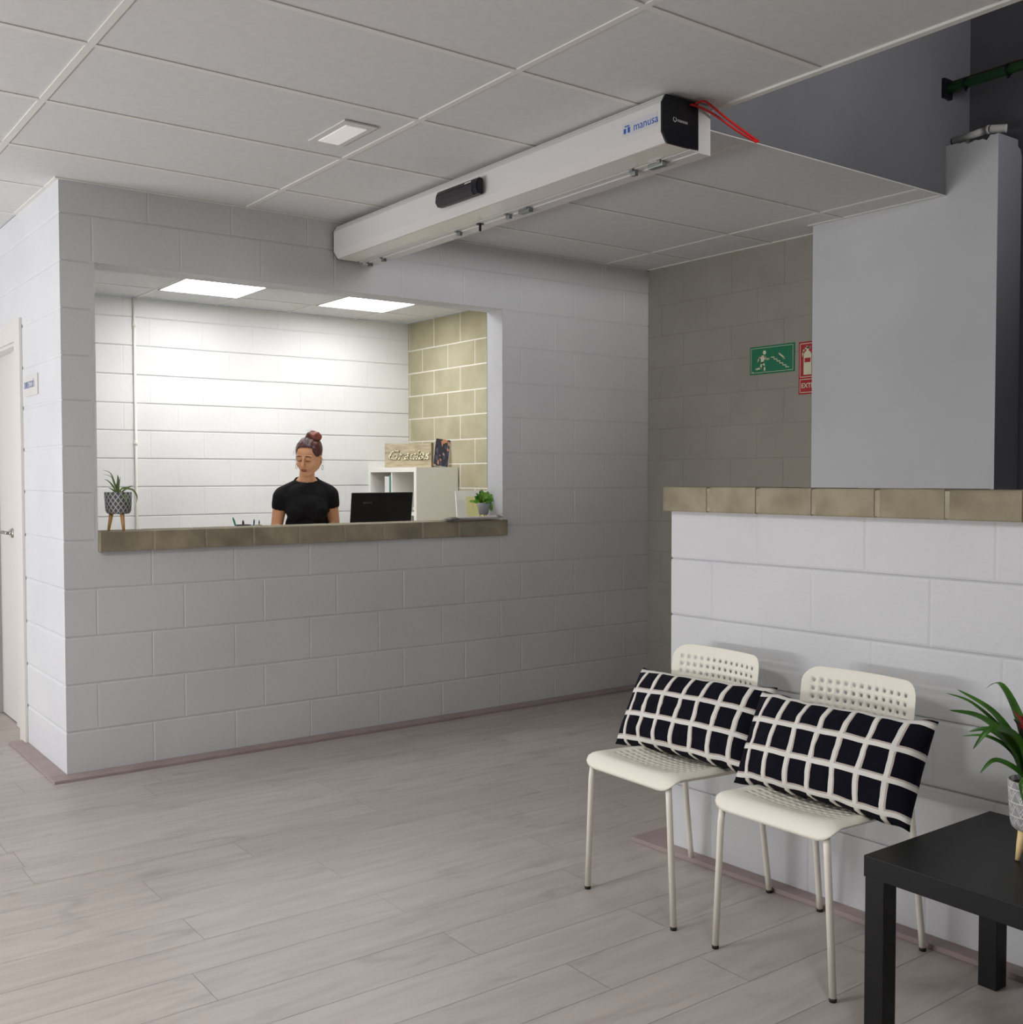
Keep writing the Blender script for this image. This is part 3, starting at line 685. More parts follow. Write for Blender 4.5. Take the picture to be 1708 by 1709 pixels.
bm = BM(); ring_rect(bm, -.097, .097, -.05, .134, .0035, SM); ring_rect(bm, -.097, .097, -.134, -.06, .0035, SM); mk('border', bm, 'sign_cream', t)
bm = BM()
cx = -.046
poly(bm, [(cx-.026, -.037), (cx+.026, -.037), (cx+.026, .030), (cx-.026, .030)], SM)
poly(bm, [(cx-.026, .054), (cx+.026, .054), (cx+.026, .074), (cx+.018, .086), (cx+.008, .092), (cx+.008, .102), (cx-.008, .102), (cx-.008, .092), (cx-.018, .086), (cx-.026, .074)], SM)
poly(bm, [(cx-.026, .028), (cx-.020, .028), (cx-.020, .056), (cx-.026, .056)], SM); poly(bm, [(cx+.020, .028), (cx+.026, .028), (cx+.026, .056), (cx+.020, .056)], SM)
stroke(bm, [(cx+.018, .112), (cx-.004, .108), (cx-.02, .104), (cx-.030, .088), (cx-.034, .066)], .008, SM); stroke(bm, [(cx-.006, .116), (cx+.014, .106)], .008, SM)
mk('extinguisher_symbol', bm, 'sign_cream', t)
text_mesh('lettering', 'EXTINTOR', .036, 'sign_cream', t, basis((0, -1, 0), (0, 0, 1), (-1, 0, 0), (-.0034, .0, -.097)), .0004, bold=.0006)

# conduit on the office back wall
t = empty('conduit', (1.236, YB-.009, 0), 0, 'thin white conduit pipe running up the office back wall at the left', 'conduit')
bm = BM(); tube(bm, [(0, 0, 0), (0, 0, H)], .0095, 12); mk('pipe_run', bm, 'shelf', t)
for z in (2.44, 1.584, .8):
    bm = BM(); tube(bm, [(0, 0, z-.02), (0, 0, z+.02)], .0125, 12); box(bm, -.016, .016, -.004, .009, z-.008, z+.008); mk('coupling', bm, 'shelf', t)

# ================================================================== CHAIRS
def perforated(bm, W_, L0, nu, nv, holes, pitch, rad, corner, fn, uoff=0, r_h=.0062, th=.0045):
    """flat sheet (u across, v along) with a grid of round holes, ringed by a border with rounded corners; fn maps (u,v,t) to 3D"""
    V = {}
    def vert(u, v):
        k = (round(u, 5), round(v, 5))
        if k not in V: V[k] = bm.verts.new((u, v, 0))
        return V[k]
    gu, gv = nu*pitch, nv*pitch
    u0, v0 = -gu/2, holes
    for i in range(nu):
        for j in range(nv):
            cu, cv = u0+(i+.5)*pitch, v0+(j+.5)*pitch; h = pitch/2
            sq = [(cu-h, cv-h), (cu, cv-h), (cu+h, cv-h), (cu+h, cv), (cu+h, cv+h), (cu, cv+h), (cu-h, cv+h), (cu-h, cv)]
            ci = [(cu+r_h*math.cos(-2.356+k*math.pi/4), cv+r_h*math.sin(-2.356+k*math.pi/4)) for k in range(8)]
            for k in range(8):
                a, b = sq[k], sq[(k+1) % 8]; c, d_ = ci[(k+1) % 8], ci[k]
                bm.faces.new((vert(*a), vert(*b), vert(*c), vert(*d_)))
    # border: two rings out to the rounded outline
    U, V0, V1 = W_/2, 0, L0
    per = []
    for i in range(2*nu): per.append((u0+i*pitch/2, v0))
    for j in range(2*nv): per.append((u0+gu, v0+j*pitch/2))
    for i in range(2*nu): per.append((u0+gu-i*pitch/2, v0+gv))
    for j in range(2*nv): per.append((u0, v0+gv-j*pitch/2))
    def outer(u, v):
        x = u/(gu/2)*U; y = V0+(v-v0)/gv*(V1-V0)
        rr = corner[0] if y < L0/2 else corner[1]
        cx_, cy_ = (U-rr)*(1 if x > 0 else -1), (V0+rr if y < L0/2 else V1-rr)
        if abs(x) > U-rr and (y < V0+rr or y > V1-rr):
            d_ = Vector((x-cx_, y-cy_)); m_ = max(abs(d_.x), abs(d_.y)); 
            if d_.length > 1e-6: d_ = d_.normalized()*rr*(1 if m_ >= rr*.98 else m_/rr)
            return (cx_+d_.x, cy_+d_.y)
        return (x, y)
    rings = [[vert(*p) for p in per]]
    for f in (.14, .28, .42, .56, .70, .82, .92, 1):
        rg = []
        for p in per:
            o_ = outer(*p); rg.append(bm.verts.new((p[0]+(o_[0]-p[0])*f, p[1]+(o_[1]-p[1])*f, 0)))
        rings.append(rg)
    n = len(per)
    for a, b in zip(rings, rings[1:]):
        for i in range(n): bm.faces.new((a[i], b[i], b[(i+1) % n], a[(i+1) % n]))
    bmesh.ops.remove_doubles(bm, verts=bm.verts, dist=1e-6)
    # subdivide long border cells along v for the bend
    bmesh.ops.recalc_face_normals(bm, faces=bm.faces)
    base = {v: (v.co.x, v.co.y) for v in bm.verts}
    r = bmesh.ops.solidify(bm, geom=list(bm.faces), thickness=th)
    for v in bm.verts: v.co = fn(v.co.x, v.co.y, v.co.z)
    for f in bm.faces: f.smooth = True

def make_chair(label, x, y, rz):
    root = empty('stacking_chair', (x, y, 0), rz, label, 'chair', 'perforated chairs along the low wall')
    # local: front is -X, width along Y.  origin: floor under the middle of the front legs
    SH = .447
    def seat(u, v, t):
        v = v*1.0
        R = .044; A = math.pi/2*.97
        arc = R*A
        dish = -.012*max(0, 1-(u/.19)**2)*min(1, max(0, (v-.05)/.10))*min(1, max(0, (.42-v)/.08))
        if v < arc:
            a = A*(1-v/arc); x_, z_ = -math.sin(a), -(1-math.cos(a)); nx, nz = -math.sin(a), math.cos(a)
            return Vector((.022+R*x_+nx*t, u*(1-.05*(1-v/arc)**2), SH+R*z_+nz*t-.006*max(0, (abs(u)-.160)/.04)**2))
        s_ = v-arc
        back = 1-.12*max(0, s_-.1)/.3
        return Vector((.022+s_, u*back, SH-.018*s_/.4+dish+t+.006*(u/.2)**2-.012*max(0, (abs(u)-.160)/.04)**2))
    bm = BM(); perforated(bm, .400, .432, 12, 10, .105, .0262, 0, (.045, .035), seat, th=.003)
    mk('seat', bm, 'chair', root)
    def backf(u, v, t):
        # v=0 bottom, goes up; leans back, gently curved across
        z = .47+v*.985; x_ = .372+.034*(v/.30)**1.15
        bend = -.030*(u/.19)**2 + .0
        tip = .010*max(0, (v-.25)/.045)**2 if v > .25 else 0
        return Vector((x_+bend+t+tip, u*(1-.10*(1-v/.29)*.0), z))
    bm = BM(); perforated(bm, .378, .300, 13, 10, .018, .0254, 0, (.03, .048), backf, r_h=.0055, th=.0025)
    mk('backrest', bm, 'chair', root)
    r = .0095
    for s in (-1, 1):
        bm = BM(); tube(bm, [(-.002, s*.170, SH-.020), (-.005, s*.177, SH-.08), (-.004+0, s*.196, .008)], r, 12); lg = mk('leg', bm, 'chairmetal', root)
        bm = BM(); tube(bm, [(-.004, s*.196, .0), (-.004, s*.196, .010)], .0098, 12); mk('foot_cap', bm, 'black_rubber', lg)
        bm = BM(); tube(bm, spl([(.445, s*.1725, .008), (.392, s*.165, .40), (.385, s*.166, .455), (.382, s*.168, .53), (.392, s*.166, .62)], 5), r, 12); lg = mk('leg', bm, 'chairmetal', root)
        bm = BM(); tube(bm, [(.445, s*.1725, .0), (.445, s*.1725, .010)], .0098, 12); mk('foot_cap', bm, 'black_rubber', lg)
    bm = BM()
    for s in (-1, 1): tube(bm, [(-.002, s*.169, SH-.022), (.02, s*.168, SH-.016), (.20, s*.167, SH-.026), (.386, s*.165, SH-.034)], r*.9, 10)
    tube(bm, [(.384, -.165, SH-.034), (.384, .165, SH-.034)], r*.8, 10)
    mk('seat_frame', bm, 'chairmetal', root)
    return root
make_chair('cream perforated chair nearer the reception, left one of the pair', 1.012, -2.563, -.012)
make_chair('cream perforated chair standing beside the black table, right one of the pair', 1.020, -3.1125, .018)

# ================================================================== CUSHIONS
def cushion(name, label, loc, rot, W_, H_, T, seed, sag=0):
    nu, nv = 56, 28; bm = BM(); Lr = bm.loops.layers.uv.new('UVMap'); rnd = random.Random(seed)
    def P_(i, j, side):
        u, v = 2*i/nu-1, 2*j/nv-1
        e = max(0, (1-abs(u)**3.2))**.55*max(0, (1-abs(v)**2.6))**.5
        pinch = 1-.055*(1-abs(v)**2) * (abs(u)**6) ; pin2 = 1-.10*(1-abs(u)**2)*(abs(v)**8)
        wr = noise.noise(Vector((u*3.1+seed, v*2.3, side*3)))*.010*e + noise.noise(Vector((u*9+seed, v*6, side)))*.004*e
        z = side*(T/2*e)+wr
        return Vector((u*W_/2*pinch, v*H_/2*pin2+.006*noise.noise(Vector((u*5, seed, 1)))*abs(v), z))
    G = {}
    for side in (1, -1):
        for i in range(nu+1):
            for j in range(nv+1):
                edge = i in (0, nu) or j in (0, nv)
                if side == -1 and edge: G[(i, j, -1)] = G[(i, j, 1)]
                else: G[(i, j, side)] = bm.verts.new(P_(i, j, side))
        for i in range(nu):
            for j in range(nv):
                q = [(i, j), (i+1, j), (i+1, j+1), (i, j+1)]
                f = bm.faces.new([G[(a, b, side)] for a, b in (q if side == 1 else q[::-1])]); f.smooth = True
                for lp, (a, b) in zip(f.loops, q if side == 1 else q[::-1]): lp[Lr].uv = (a/nu, b/nv)
    o = mk(name, bm, 'cushion'); o.matrix_world = Matrix.Translation(loc) @ rot
    tag(o, label, 'cushion', 'checked cushions on the chairs')
    return o
def crot(yaw, tilt, roll):
    Rz = Matrix.Rotation(yaw, 4, 'Z'); Ry = Matrix.Rotation(tilt, 4, 'Y'); Rx = Matrix.Rotation(roll, 4, 'X')
    # local x -> -Y (viewer's right), local y -> up, local z -> -X (towards viewer)
    return Rz @ Ry @ Rx @ basis((0, -1, 0), (0, 0, 1), (-1, 0, 0), (0, 0, 0))
cushion('cushion', 'black cushion with white grid lines leaning on the left chair', (1.283, -2.562, .556), crot(-.06, .49, -.051), .615, .282, .15, 1)
cushion('cushion', 'black cushion with white grid lines on the right chair, overlapping its neighbour', (1.238, -3.127, .561), crot(-.054, .45, -.029), .605, .292, .155, 5)

# ================================================================== BLACK SIDE TABLE
t = empty('side_table', (1.178, -3.752, 0), 0, 'square black side table cut off by the right edge, a potted bromeliad on it', 'table')
bm = BM(); box(bm, -.275, .275, -.275, .275, .400, .450, bev=.0015); mk('tabletop', bm, 'tabletop', t)
for sx_, sy_ in ((-1, 1), (1, 1), (-1, -1), (1, -1)):
    bm = BM(); cx_, cy_ = sx_*.2475, sy_*.2475; box(bm, cx_-.025, cx_+.025, cy_-.025, cy_+.025, 0, .400, bev=.0015); mk('leg', bm, 'tabletop', t)

# ================================================================== PLANTS
def leaf(bm, pts, wmax, fold=.25, prof=None, up_hint=Vector((-.45, -.6, .65)), nseg=12, mi=0, tipw=.03):
    C_ = spl(pts, 6); n = len(C_); rows = []
    for i, p in enumerate(C_):
        s_ = i/(n-1)
        w_ = wmax*(prof(s_) if prof else (min(1, .55+s_*1.3)*(1-max(0, s_-.35)/.65)**.75+tipw*0))
        tg = (C_[min(n-1, i+1)]-C_[max(0, i-1)]).normalized()
        sd = tg.cross(up_hint); sd = sd.normalized() if sd.length > 1e-4 else Vector((1, 0, 0))
        nn = sd.cross(tg).normalized()
        rows.append([bm.verts.new(p-sd*w_+nn*w_*fold), bm.verts.new(p-sd*w_*.5+nn*w_*fold*.35), bm.verts.new(p), bm.verts.new(p+sd*w_*.5+nn*w_*fold*.35), bm.verts.new(p+sd*w_+nn*w_*fold)])
    for a, b in zip(rows, rows[1:]):
        for k in range(4):
            f = bm.faces.new((a[k], a[k+1], b[k+1], b[k])); f.smooth = True; f.material_index = mi
E1 = Vector((.8021, -.5972, 0)); E3 = Vector((.5972, .8021, 0)); EZ = Vector((0, 0, 1))
def tripod_pot(name, loc, rz, label, r, ztop, zbot, legmat, potmat, taper=.9, legsp=.8, legr=.008, n=3, lip=.004, group=None):
    t_ = empty(name, loc, rz, label, 'potted plant', group)
    bm = BM(); lathe(bm, [(r*taper*.80, zbot), (r*taper*.93, zbot+.006), (r*taper, zbot+.018), (r*(taper+1)/2, (zbot+ztop)/2), (r, ztop), (r-lip, ztop), (r-lip, ztop-.012)], 40, uv=True)
    mk('pot', bm, potmat, t_)
    bm = BM(); lathe(bm, [(r-lip-.0005, ztop-.012), (.0, ztop-.010)], 24); mk('soil', bm, 'soil', t_)
    for k in range(n):
        a = 2*math.pi*k/n+.52
        bm = BM(); p0 = Vector((math.cos(a)*r*.5, math.sin(a)*r*.5, zbot+.004)); p1 = Vector((math.cos(a)*r*legsp, math.sin(a)*r*legsp, .0))
        tube(bm, [p0, p0.lerp(p1, .5), p1], [legr*1.15, legr*.95, legr*.62], 10); mk('leg', bm, legmat, t_)
    return t_
# bromeliad on the table
PB = tripod_pot('bromeliad', (1.192, -3.722, .4505), .25, 'red centred bromeliad with long arching leaves in a grey zigzag pot on the black table', .051, .182, .068, 'wood_pale', 'zigzag', .88, .78, .0085)
def pxp(u, v, away=0):   # point beside the plant: u metres to the viewer's right, v up, away from the viewer
    return E1*u + E3*away + EZ*v
Rm = Matrix.Rotation(-.25, 3, 'Z')
def br(pts, w_, mi='leaf', nm='leaf'):
    bm = BM(); leaf(bm, [Rm @ Vector((p.x*1.07, p.y*1.07, p.z)) for p in pts], w_*1.2, .3); return mk(nm, bm, mi, PB)
z0 = .185
br([pxp(-.008, z0, .01), pxp(-.028, z0+.075, .02), pxp(-.075, z0+.150, .03), pxp(-.148, z0+.200, .04)], .0125)
br([pxp(-.012, z0, 0), pxp(-.050, z0+.085, 0), pxp(-.112, z0+.143, .0), pxp(-.185, z0+.162, -.01)], .0115)
br([pxp(-.008, z0, .03), pxp(-.04, z0+.095, .05), pxp(-.10, z0+.160, .07), pxp(-.155, z0+.182, .08)], .0060)
br([pxp(-.012, z0, -.01), pxp(-.040, z0+.095, -.02), pxp(-.105, z0+.128, -.04), pxp(-.150, z0+.082, -.05)], .0105)
br([pxp(-.010, z0, .01), pxp(-.038, z0+.060, .02), pxp(-.09, z0+.094, .02), pxp(-.140, z0+.092, .03)], .0060)
br([pxp(-.014, z0-.01, -.01), pxp(-.045, z0+.028, -.02), pxp(-.095, z0+.052, -.03), pxp(-.130, z0+.024, -.04)], .0075)
br([pxp(-.012, z0-.01, -.02), pxp(-.030, z0+.014, -.045), pxp(-.053, z0+.002, -.06), pxp(-.046, z0-.045, -.065)], .0070)
br([pxp(-.012, z0, -.01), pxp(-.03, z0+.050, -.03), pxp(-.026, z0+.062, -.05), pxp(-.034, z0+.030, -.06)], .008)
for a_, l_, h_ in ((.3, .17, .16), (1.1, .15, .2), (1.9, .14, .2), (2.5, .13, .10), (-.5, .17, .12), (-1.2, .16, .16), (-1.9, .10, .15), (.0, .13, .22), (3.6, .05, .15)):
    dx_, dy_ = math.cos(a_), math.sin(a_)
    if a_ == 3.6: dx_, dy_ = -.3, .2
    br([E1*.01*dx_+E3*.01*dy_+EZ*z0, E1*.035*dx_+E3*.035*dy_+EZ*(z0+h_*.6), E1*l_*.65*dx_+E3*l_*.65*dy_+EZ*(z0+h_), E1*l_*dx_+E3*l_*dy_+EZ*(z0+h_*.9)], .0115)
for k in range(7):
    a_ = k*.9; dx_, dy_ = math.cos(a_)*.028, math.sin(a_)*.028
    br([pxp(dx_*.2, z0+.06, dy_*.2), pxp(dx_*.6, z0+.105, dy_*.6), pxp(dx_*1.2-.006, z0+.155-.006*k, dy_)], .009, 'bract' if k % 3 else 'bract_dark', 'bract')
br([pxp(-.005, z0+.06, 0), pxp(-.02, z0+.12, -.005), pxp(-.048, z0+.162, -.01)], .008, 'bract', 'bract')
# air plant on the counter, left
PA = tripod_pot('air_plant', (.254, .052, 1.0885), .25, 'spiky air plant in a diamond patterned pot at the left end of the counter', .0605, .177, .078, 'wood', 'diamond', .93, .72, .0085)
R2 = Matrix.Rotation(-.25, 3, 'Z')
def ap(pts, w_):
    bm = BM(); leaf(bm, [R2 @ p for p in pts], w_, .4); mk('leaf', bm, 'leaf_air', PA)
zz = .166
for pts, w_ in (([(0, zz, 0), (-.018, zz+.06, 0), (-.035, zz+.098, 0), (-.075, zz+.114, .01)], .0034), ([(0, zz, 0), (-.014, zz+.05, -.01), (-.028, zz+.082, -.01), (-.066, zz+.094, -.01)], .0032),
                ([(-.005, zz, 0), (-.022, zz+.036, 0), (-.045, zz+.062, 0), (-.068, zz+.070, .01)], .0042), ([(-.005, zz, 0), (-.02, zz+.02, -.01), (-.04, zz+.032, -.01)], .005),
                ([(.0, zz, 0), (.0, zz+.045, 0), (-.003, zz+.075, .01), (-.006, zz+.09, .01)], .0065), ([(.003, zz, 0), (.006, zz+.04, -.005), (.011, zz+.082, 0)], .0042),
                ([(.005, zz, 0), (.022, zz+.026, -.01), (.05, zz+.026, -.01), (.074, zz+.018, -.01), (.090, zz-.01, -.01), (.086, zz-.04, -.01)], .0068),
                ([(.005, zz, 0), (.02, zz+.008, -.02), (.044, zz+.005, -.03)], .005), ([(.008, zz, -.02), (.035, zz+.002, -.04), (.055, zz-.014, -.055), (.062, zz-.04, -.06)], .006),
                ([(-.008, zz, -.01), (-.03, zz-.0, -.03), (-.046, zz+.006, -.04)], .0026), ([(.0, zz, .01), (.03, zz+.03, .04), (.045, zz+.04, .06)], .005), ([(0, zz, .01), (-.02, zz+.03, .04), (-.03, zz+.05, .06)], .005)):
    ap([pxp(*p) for p in pts], w_)
# small succulent on the counter, right
PS = tripod_pot('small_pot_plant', (2.352, .118, 1.0885), .2, 'small leafy green plant in a plain grey pot, right end of the counter', .0365, .094, .026, 'wood', newmat('grey_ceramic', rgb(150, 152, 156), .6), .80, .75, .003)
bm = BM(); rnd = random.Random(2)
for k in range(46):
    a_ = rnd.uniform(0, 6.283); el = rnd.uniform(.1, 1.45); rr = rnd.uniform(.035, .085)
    d_ = Vector((math.cos(a_)*math.cos(el), math.sin(a_)*math.cos(el), math.sin(el)))
    c0 = Vector((0, 0, .088)); e_ = c0+d_*rr; 
    leaf(bm, [c0+d_*rr*.25, c0+d_*rr*.7+EZ*.004, e_], .0115, .15, lambda s_: math.sin(min(1, s_*.94+.06)*math.pi)**.7 if s_ > .2 else .25)
leaf(bm, [E1*.02+EZ*.09, E1*.04+EZ*.078, E1*.046+EZ*.045], .014, .2, lambda s_: math.sin(min(1, s_*.94+.06)*math.pi)**.7)
mk('foliage', bm, 'leaf_bright', PS)

# ================================================================== OFFICE
# desk behind the counter
t = empty('reception_desk', (0, 0, 0), 0, 'white laminate desk behind the counter ledge, mostly hidden by the wall', 'desk')
bm = BM(); box(bm, .30, 2.70, .185, .66, .955, .98, bev=.002); mk('desktop', bm, 'shelf', t)
for x in (.32, 1.12, 2.655):
    bm = BM(); box(bm, x, x+.025, .20, .60, 0, .955); mk('side_panel', bm, 'shelf', t)
# white cube shelf, 2 x 4
SX0, SX1, SY0, SY1, SZ = 3.155, 3.545, 2.165, 2.93, 1.41
t = empty('cube_shelf', ((SX0+SX1)/2, (SY0+SY1)/2, 0), 0, 'white cube shelf unit in the far right corner of the office', 'shelf')
t_off = Vector(((SX0+SX1)/2, (SY0+SY1)/2, 0))
def loc(bm): 
    for v in bm.verts: v.co -= t_off
    return bm
for y in (SY0, SY1-.038):
    bm = BM(); box(bm, SX0, SX1, y, y+.038, 0, SZ-.038, bev=.001); mk('side_panel', loc(bm), 'shelf', t)
for z in (0, SZ-.038):
    bm = BM(); box(bm, SX0, SX1, SY0, SY1, z, z+.038, bev=.001); mk('outer_board', loc(bm), 'shelf', t)
ym = (SY0+SY1)/2
bm = BM(); box(bm, SX0+.002, SX1, ym-.008, ym+.008, .038, SZ-.038); mk('divider', loc(bm), 'shelf', t)
CELL = (SZ-.076)/4
for k in range(1, 4):
    bm = BM(); z = .038+CELL*k-.008; box(bm, SX0+.002, SX1, SY0+.038, SY1-.038, z, z+.016); mk('shelf_board', loc(bm), 'shelf', t)
bm = BM(); box(bm, SX1-.006, SX1, SY0+.03, SY1-.03, .03, SZ-.03); mk('back_board', loc(bm), 'shelf', t)
zc = .038+CELL*3+.0085
for i, (y, th, h, mt, lab, dx) in enumerate(((ym+.014, .030, .30, 'teal', 'teal folder standing in the upper far cell of the white shelf', .004), (ym+.048, .070, .29, 'paper', 'white ring binder beside the teal folder in the white shelf', .006), (ym+.122, .02, .29, 'grey_print', 'thin grey folder next to the white binder in the shelf', .03))):
    o_ = empty('folder' if i != 1 else 'ring_binder', (SX0+dx, y, zc), 0, lab, 'folder', 'folders in the shelf')
    bm = BM(); box(bm, 0, .27, 0, th, 0, h, bev=.002); mk('cover', bm, mt, o_)
    bm = BM(); box(bm, -.0015, 0, th*.25, th*.75, .06, .10); mk('spine_mark', bm, 'black_plastic', o_)
o_ = empty('orange_jar', (SX0+.12, SY0+.15, zc), 0, 'small jar with an orange lid in the upper near cell of the shelf', 'jar')
bm = BM(); lathe(bm, [(.03, 0), (.032, .01), (.032, .085), (.026, .095)], 20); mk('jar_body', bm, 'plank_sign', o_)
bm = BM(); lathe(bm, [(.031, .095), (.031, .125), (.0, .128)], 20); mk('lid', bm, 'orange', o_)
for k, mt in enumerate(('paper', 'grey_print', 'paper', 'yellow_paper')):
    bm = BM(); box(bm, SX0+.03+.004*k, SX0+.26, SY0+.05+.006*k, SY0+.11+.002*k+.15*(k < 2)*0, zc+.012*k, zc+.012*(k+1)-.0005)
    tag(mk('booklet', bm, mt), ('white booklet at the bottom of the pile in the near shelf cell', 'grey booklet second from the bottom of the pile in the near shelf cell', 'white booklet third from the bottom of the pile in the near shelf cell', 'pale yellow booklet topmost in the near shelf cell')[k], 'booklet', 'booklets in the shelf')
# wooden board with looped gold lettering, standing askew on the shelf
A_ = Vector((3.20, 2.700, SZ)); B_ = Vector((3.46, 2.455, SZ)); ux = (B_-A_).normalized(); un = Vector((-ux.y, ux.x, 0)); wd = (B_-A_).length+.03
if un.y > 0: un = -un
t = empty('lettered_board', ((A_+B_)/2), 0, 'rectangular wooden board with curly golden lettering standing on the white shelf', 'sign')
MB_ = basis(ux, un, (0, 0, 1), (0, 0, 0)); MB_ = Matrix(((ux.x, -un.x, 0, 0), (ux.y, -un.y, 0, 0), (0, 0, 1, 0), (0, 0, 0, 1)))
bm = BM(); box(bm, -wd/2, wd/2, 0, .016, 0, .196, bev=.001, mat=None)
for v in bm.verts: v.co = MB_ @ v.co
mk('board', bm, 'plank_sign', t)
bm = BM(); box(bm, wd/2, wd/2+.012, -.004, .03, 0, .202)
for v in bm.verts: v.co = MB_ @ v.co
mk('end_batten', bm, 'dark_edge', t)
text_mesh('lettering_outline', 'Gracias', .115, 'dark_edge', t, MB_ @ basis((1, 0, 0), (0, 0, 1), (0, -1, 0), (.002, -.001, .098)), .0012, shear=.35, bold=.0040)  # darker, bolder copy behind the gold letters outlines them
text_mesh('lettering', 'Gracias', .115, 'gold', t, MB_ @ basis((1, 0, 0), (0, 0, 1), (0, -1, 0), (-.0, -.003, .100)), .003, shear=.35, bold=.0022)
# leaflet with a photo of hands
t = empty('photo_leaflet', (3.45, 2.275, SZ+.004), .0, 'dark photo leaflet of reaching arms leaning on the right end of the shelf', 'leaflet')
LM = Matrix.Rotation(-.35, 4, 'Z') @ Matrix.Rotation(R_(-9), 4, 'X') @ Matrix.Rotation(R_(8), 4, 'Y')
bm = BM(); box(bm, -.060, .060, 0, .003, .006, .226)
for v in bm.verts: v.co = LM @ v.co
mk('printed_front', bm, 'photo', t)
bm = BM(); box(bm, -.060, .065, .0035, .009, .006, .226)
for v in bm.verts: v.co = LM @ v.co
mk('white_back', bm, 'paper', t)
# frame with yellow card leaning at the right reveal
t = empty('picture_frame', (2.472, .325, .981), 0, 'white frame holding a pale yellow card behind the small green plant', 'picture frame')
FM = Matrix.Rotation(-.10, 4, 'Z') @ Matrix.Rotation(R_(-8), 4, 'X')
for nm, a, mt in (('frame', (-.145, .145, 0, .016, 0, .272), 'shelf'), ('card', (-.080, .12, -.0015, 0, .055, .235), 'yellow_paper')):
    bm = BM(); box(bm, *a, bev=.001 if nm == 'frame' else 0)
    for v in bm.verts: v.co = FM @ v.co
    mk(nm, bm, mt, t)
bm = BM(); rnd = random.Random(4)
IM = FM @ basis((1, 0, 0), (0, 0, 1), (0, -1, 0), (0, -.0016, 0))
stroke(bm, [(-.042, .195), (-.030, .200), (-.032, .180), (-.040, .172), (-.034, .165)], .0035, IM, .0003)
for k in range(5): stroke(bm, [(-.012+.012*k, .175+.01*(k % 2)), (-.004+.012*k, .195-.012*(k % 2))], .0026, IM, .0003)
mk('handwriting', bm, 'wood_pale', t); bm = BM()
for k in range(9): stroke(bm, [(.0+.011*k, .128), (.006+.011*k, .128)], .003, IM, .0003)
mk('handwriting', bm, 'wood_pale', t); bm = BM()
for k in range(14): stroke(bm, [(-.060+.012*k, .092), (-.054+.012*k, .092)], .003, IM, .0003)
mk('handwriting', bm, 'wood_pale', t)
# laptop
t = empty('laptop', (1.815, .385, .981), -.08, 'open black laptop seen from the back of its lid, right of the woman', 'laptop')
bm = BM(); box(bm, -.188, .188, 0, .25, 0, .022, bev=.003); mk('keyboard_base', bm, 'laptop', t)
LT = Matrix.Translation((0, .0, .016)) @ Matrix.Rotation(R_(9), 4, 'X')
bm = BM(); box(bm, -.190, .190, -.006, .004, 0, .252, bev=.004)
for v in bm.verts: v.co = LT @ v.co
ld = mk('lid', bm, 'laptop', t)
text_mesh('lettering', 'lenovo', .020, 'grey_print', ld, LT @ basis((1, 0, 0), (0, 0, 1), (0, -1, 0), (-.092, -.0062, .196)), .0003)
# papers lying on the right end of the ledge
rnd = random.Random(8)
for k in range(4):
    bm = BM(); n = 10; z = 1.0884+.0022*k
    W2, H2 = (.15, .055)
    L0 = []
    for i in range(n+1):
        for j in (0, 1, 2):
            u = -W2+2*W2*i/n; v = (-H2, 0, H2)[j]
            lift = .007*max(0, u/W2)**3 + (.0, .011, .007)[j]
            L0.append(bm.verts.new((u, v, lift)))
    for i in range(n):
        for j in (0, 1): bm.faces.new((L0[3*i+j], L0[3*i+3+j], L0[3*i+4+j], L0[3*i+1+j])).smooth = True
    bmesh.ops.solidify(bm, geom=list(bm.faces), thickness=.0009)
    o_ = mk('leaflet', bm, 'paper'); o_.location = (2.150+.020*k, .006-.004*k, z+.001+.001*k); o_.rotation_euler = (0, 0, -.02*k)
    tag(o_, ('bottom', 'second lowest', 'second highest', 'topmost')[k]+' white leaflet of the small pile on the right end of the counter ledge', 'leaflet', 'leaflets on the counter ledge')
# pens in holders on the desk
t = empty('pen_cup', (.985, .36, .981), 0, 'low black mesh pen cup on the desk just left of the woman', 'pen cup')
bm = BM(); lathe(bm, [(.038, 0), (.040, .104), (.0385, .104), (.0365, .006), (0, .006)], 24); mk('cup_body', bm, 'cup', t)
def pen(name, p0, p1, r, mt, lab, cat='pen', grp='pens by the counter'):
    o_ = empty(name, p0, 0, lab, cat, grp); d_ = Vector(p1)-Vector(p0); bm = BM(); tube(bm, [(0, 0, 0), d_*.5, d_*.86], r, 10); mk('barrel', bm, mt, o_)
    bm = BM(); tube(bm, [d_*.86, d_*.93, d_], [r, r*.95, r*.5], 10); mk('end_tip', bm, 'grey_print' if mt == 'pen_olive' else mt, o_)
pen('pen', (.975, .37, .99), (.922, .345, 1.124), .0048, 'teal', 'teal pen sticking out of the black pen cup')
pen('marker', (.985, .36, .99), (.980, .352, 1.108), .0060, 'card', 'dark pink marker upright in the black pen cup')
t = empty('pen_glass', (1.058, .37, .981), 0, 'clear shallow pen glass beside the black pen cup', 'pen cup')
bm = BM(); lathe(bm, [(.030, 0), (.034, .10), (.0325, .10), (.0285, .006), (0, .006)], 24)
g = newmat('clear_plastic', (1, 1, 1, 1), .05); g.node_tree.nodes['Principled BSDF'].inputs['Transmission Weight'].default_value = 1
mk('glass_body', bm, g, t)
pen('pen', (1.040, .37, .99), (1.046, .362, 1.112), .0038, 'pen_blue', 'blue pen standing in the clear pen glass')
pen('pen', (1.066, .37, .99), (1.074, .36, 1.0), .0036, 'pen_blue', 'short blue pen stub inside the clear pen glass') if False else None
pen('pencil', (1.075, .375, .99), (1.082-.012, .352, 1.106), .0036, 'pen_olive', 'olive pencil leaning right of the blue pen')

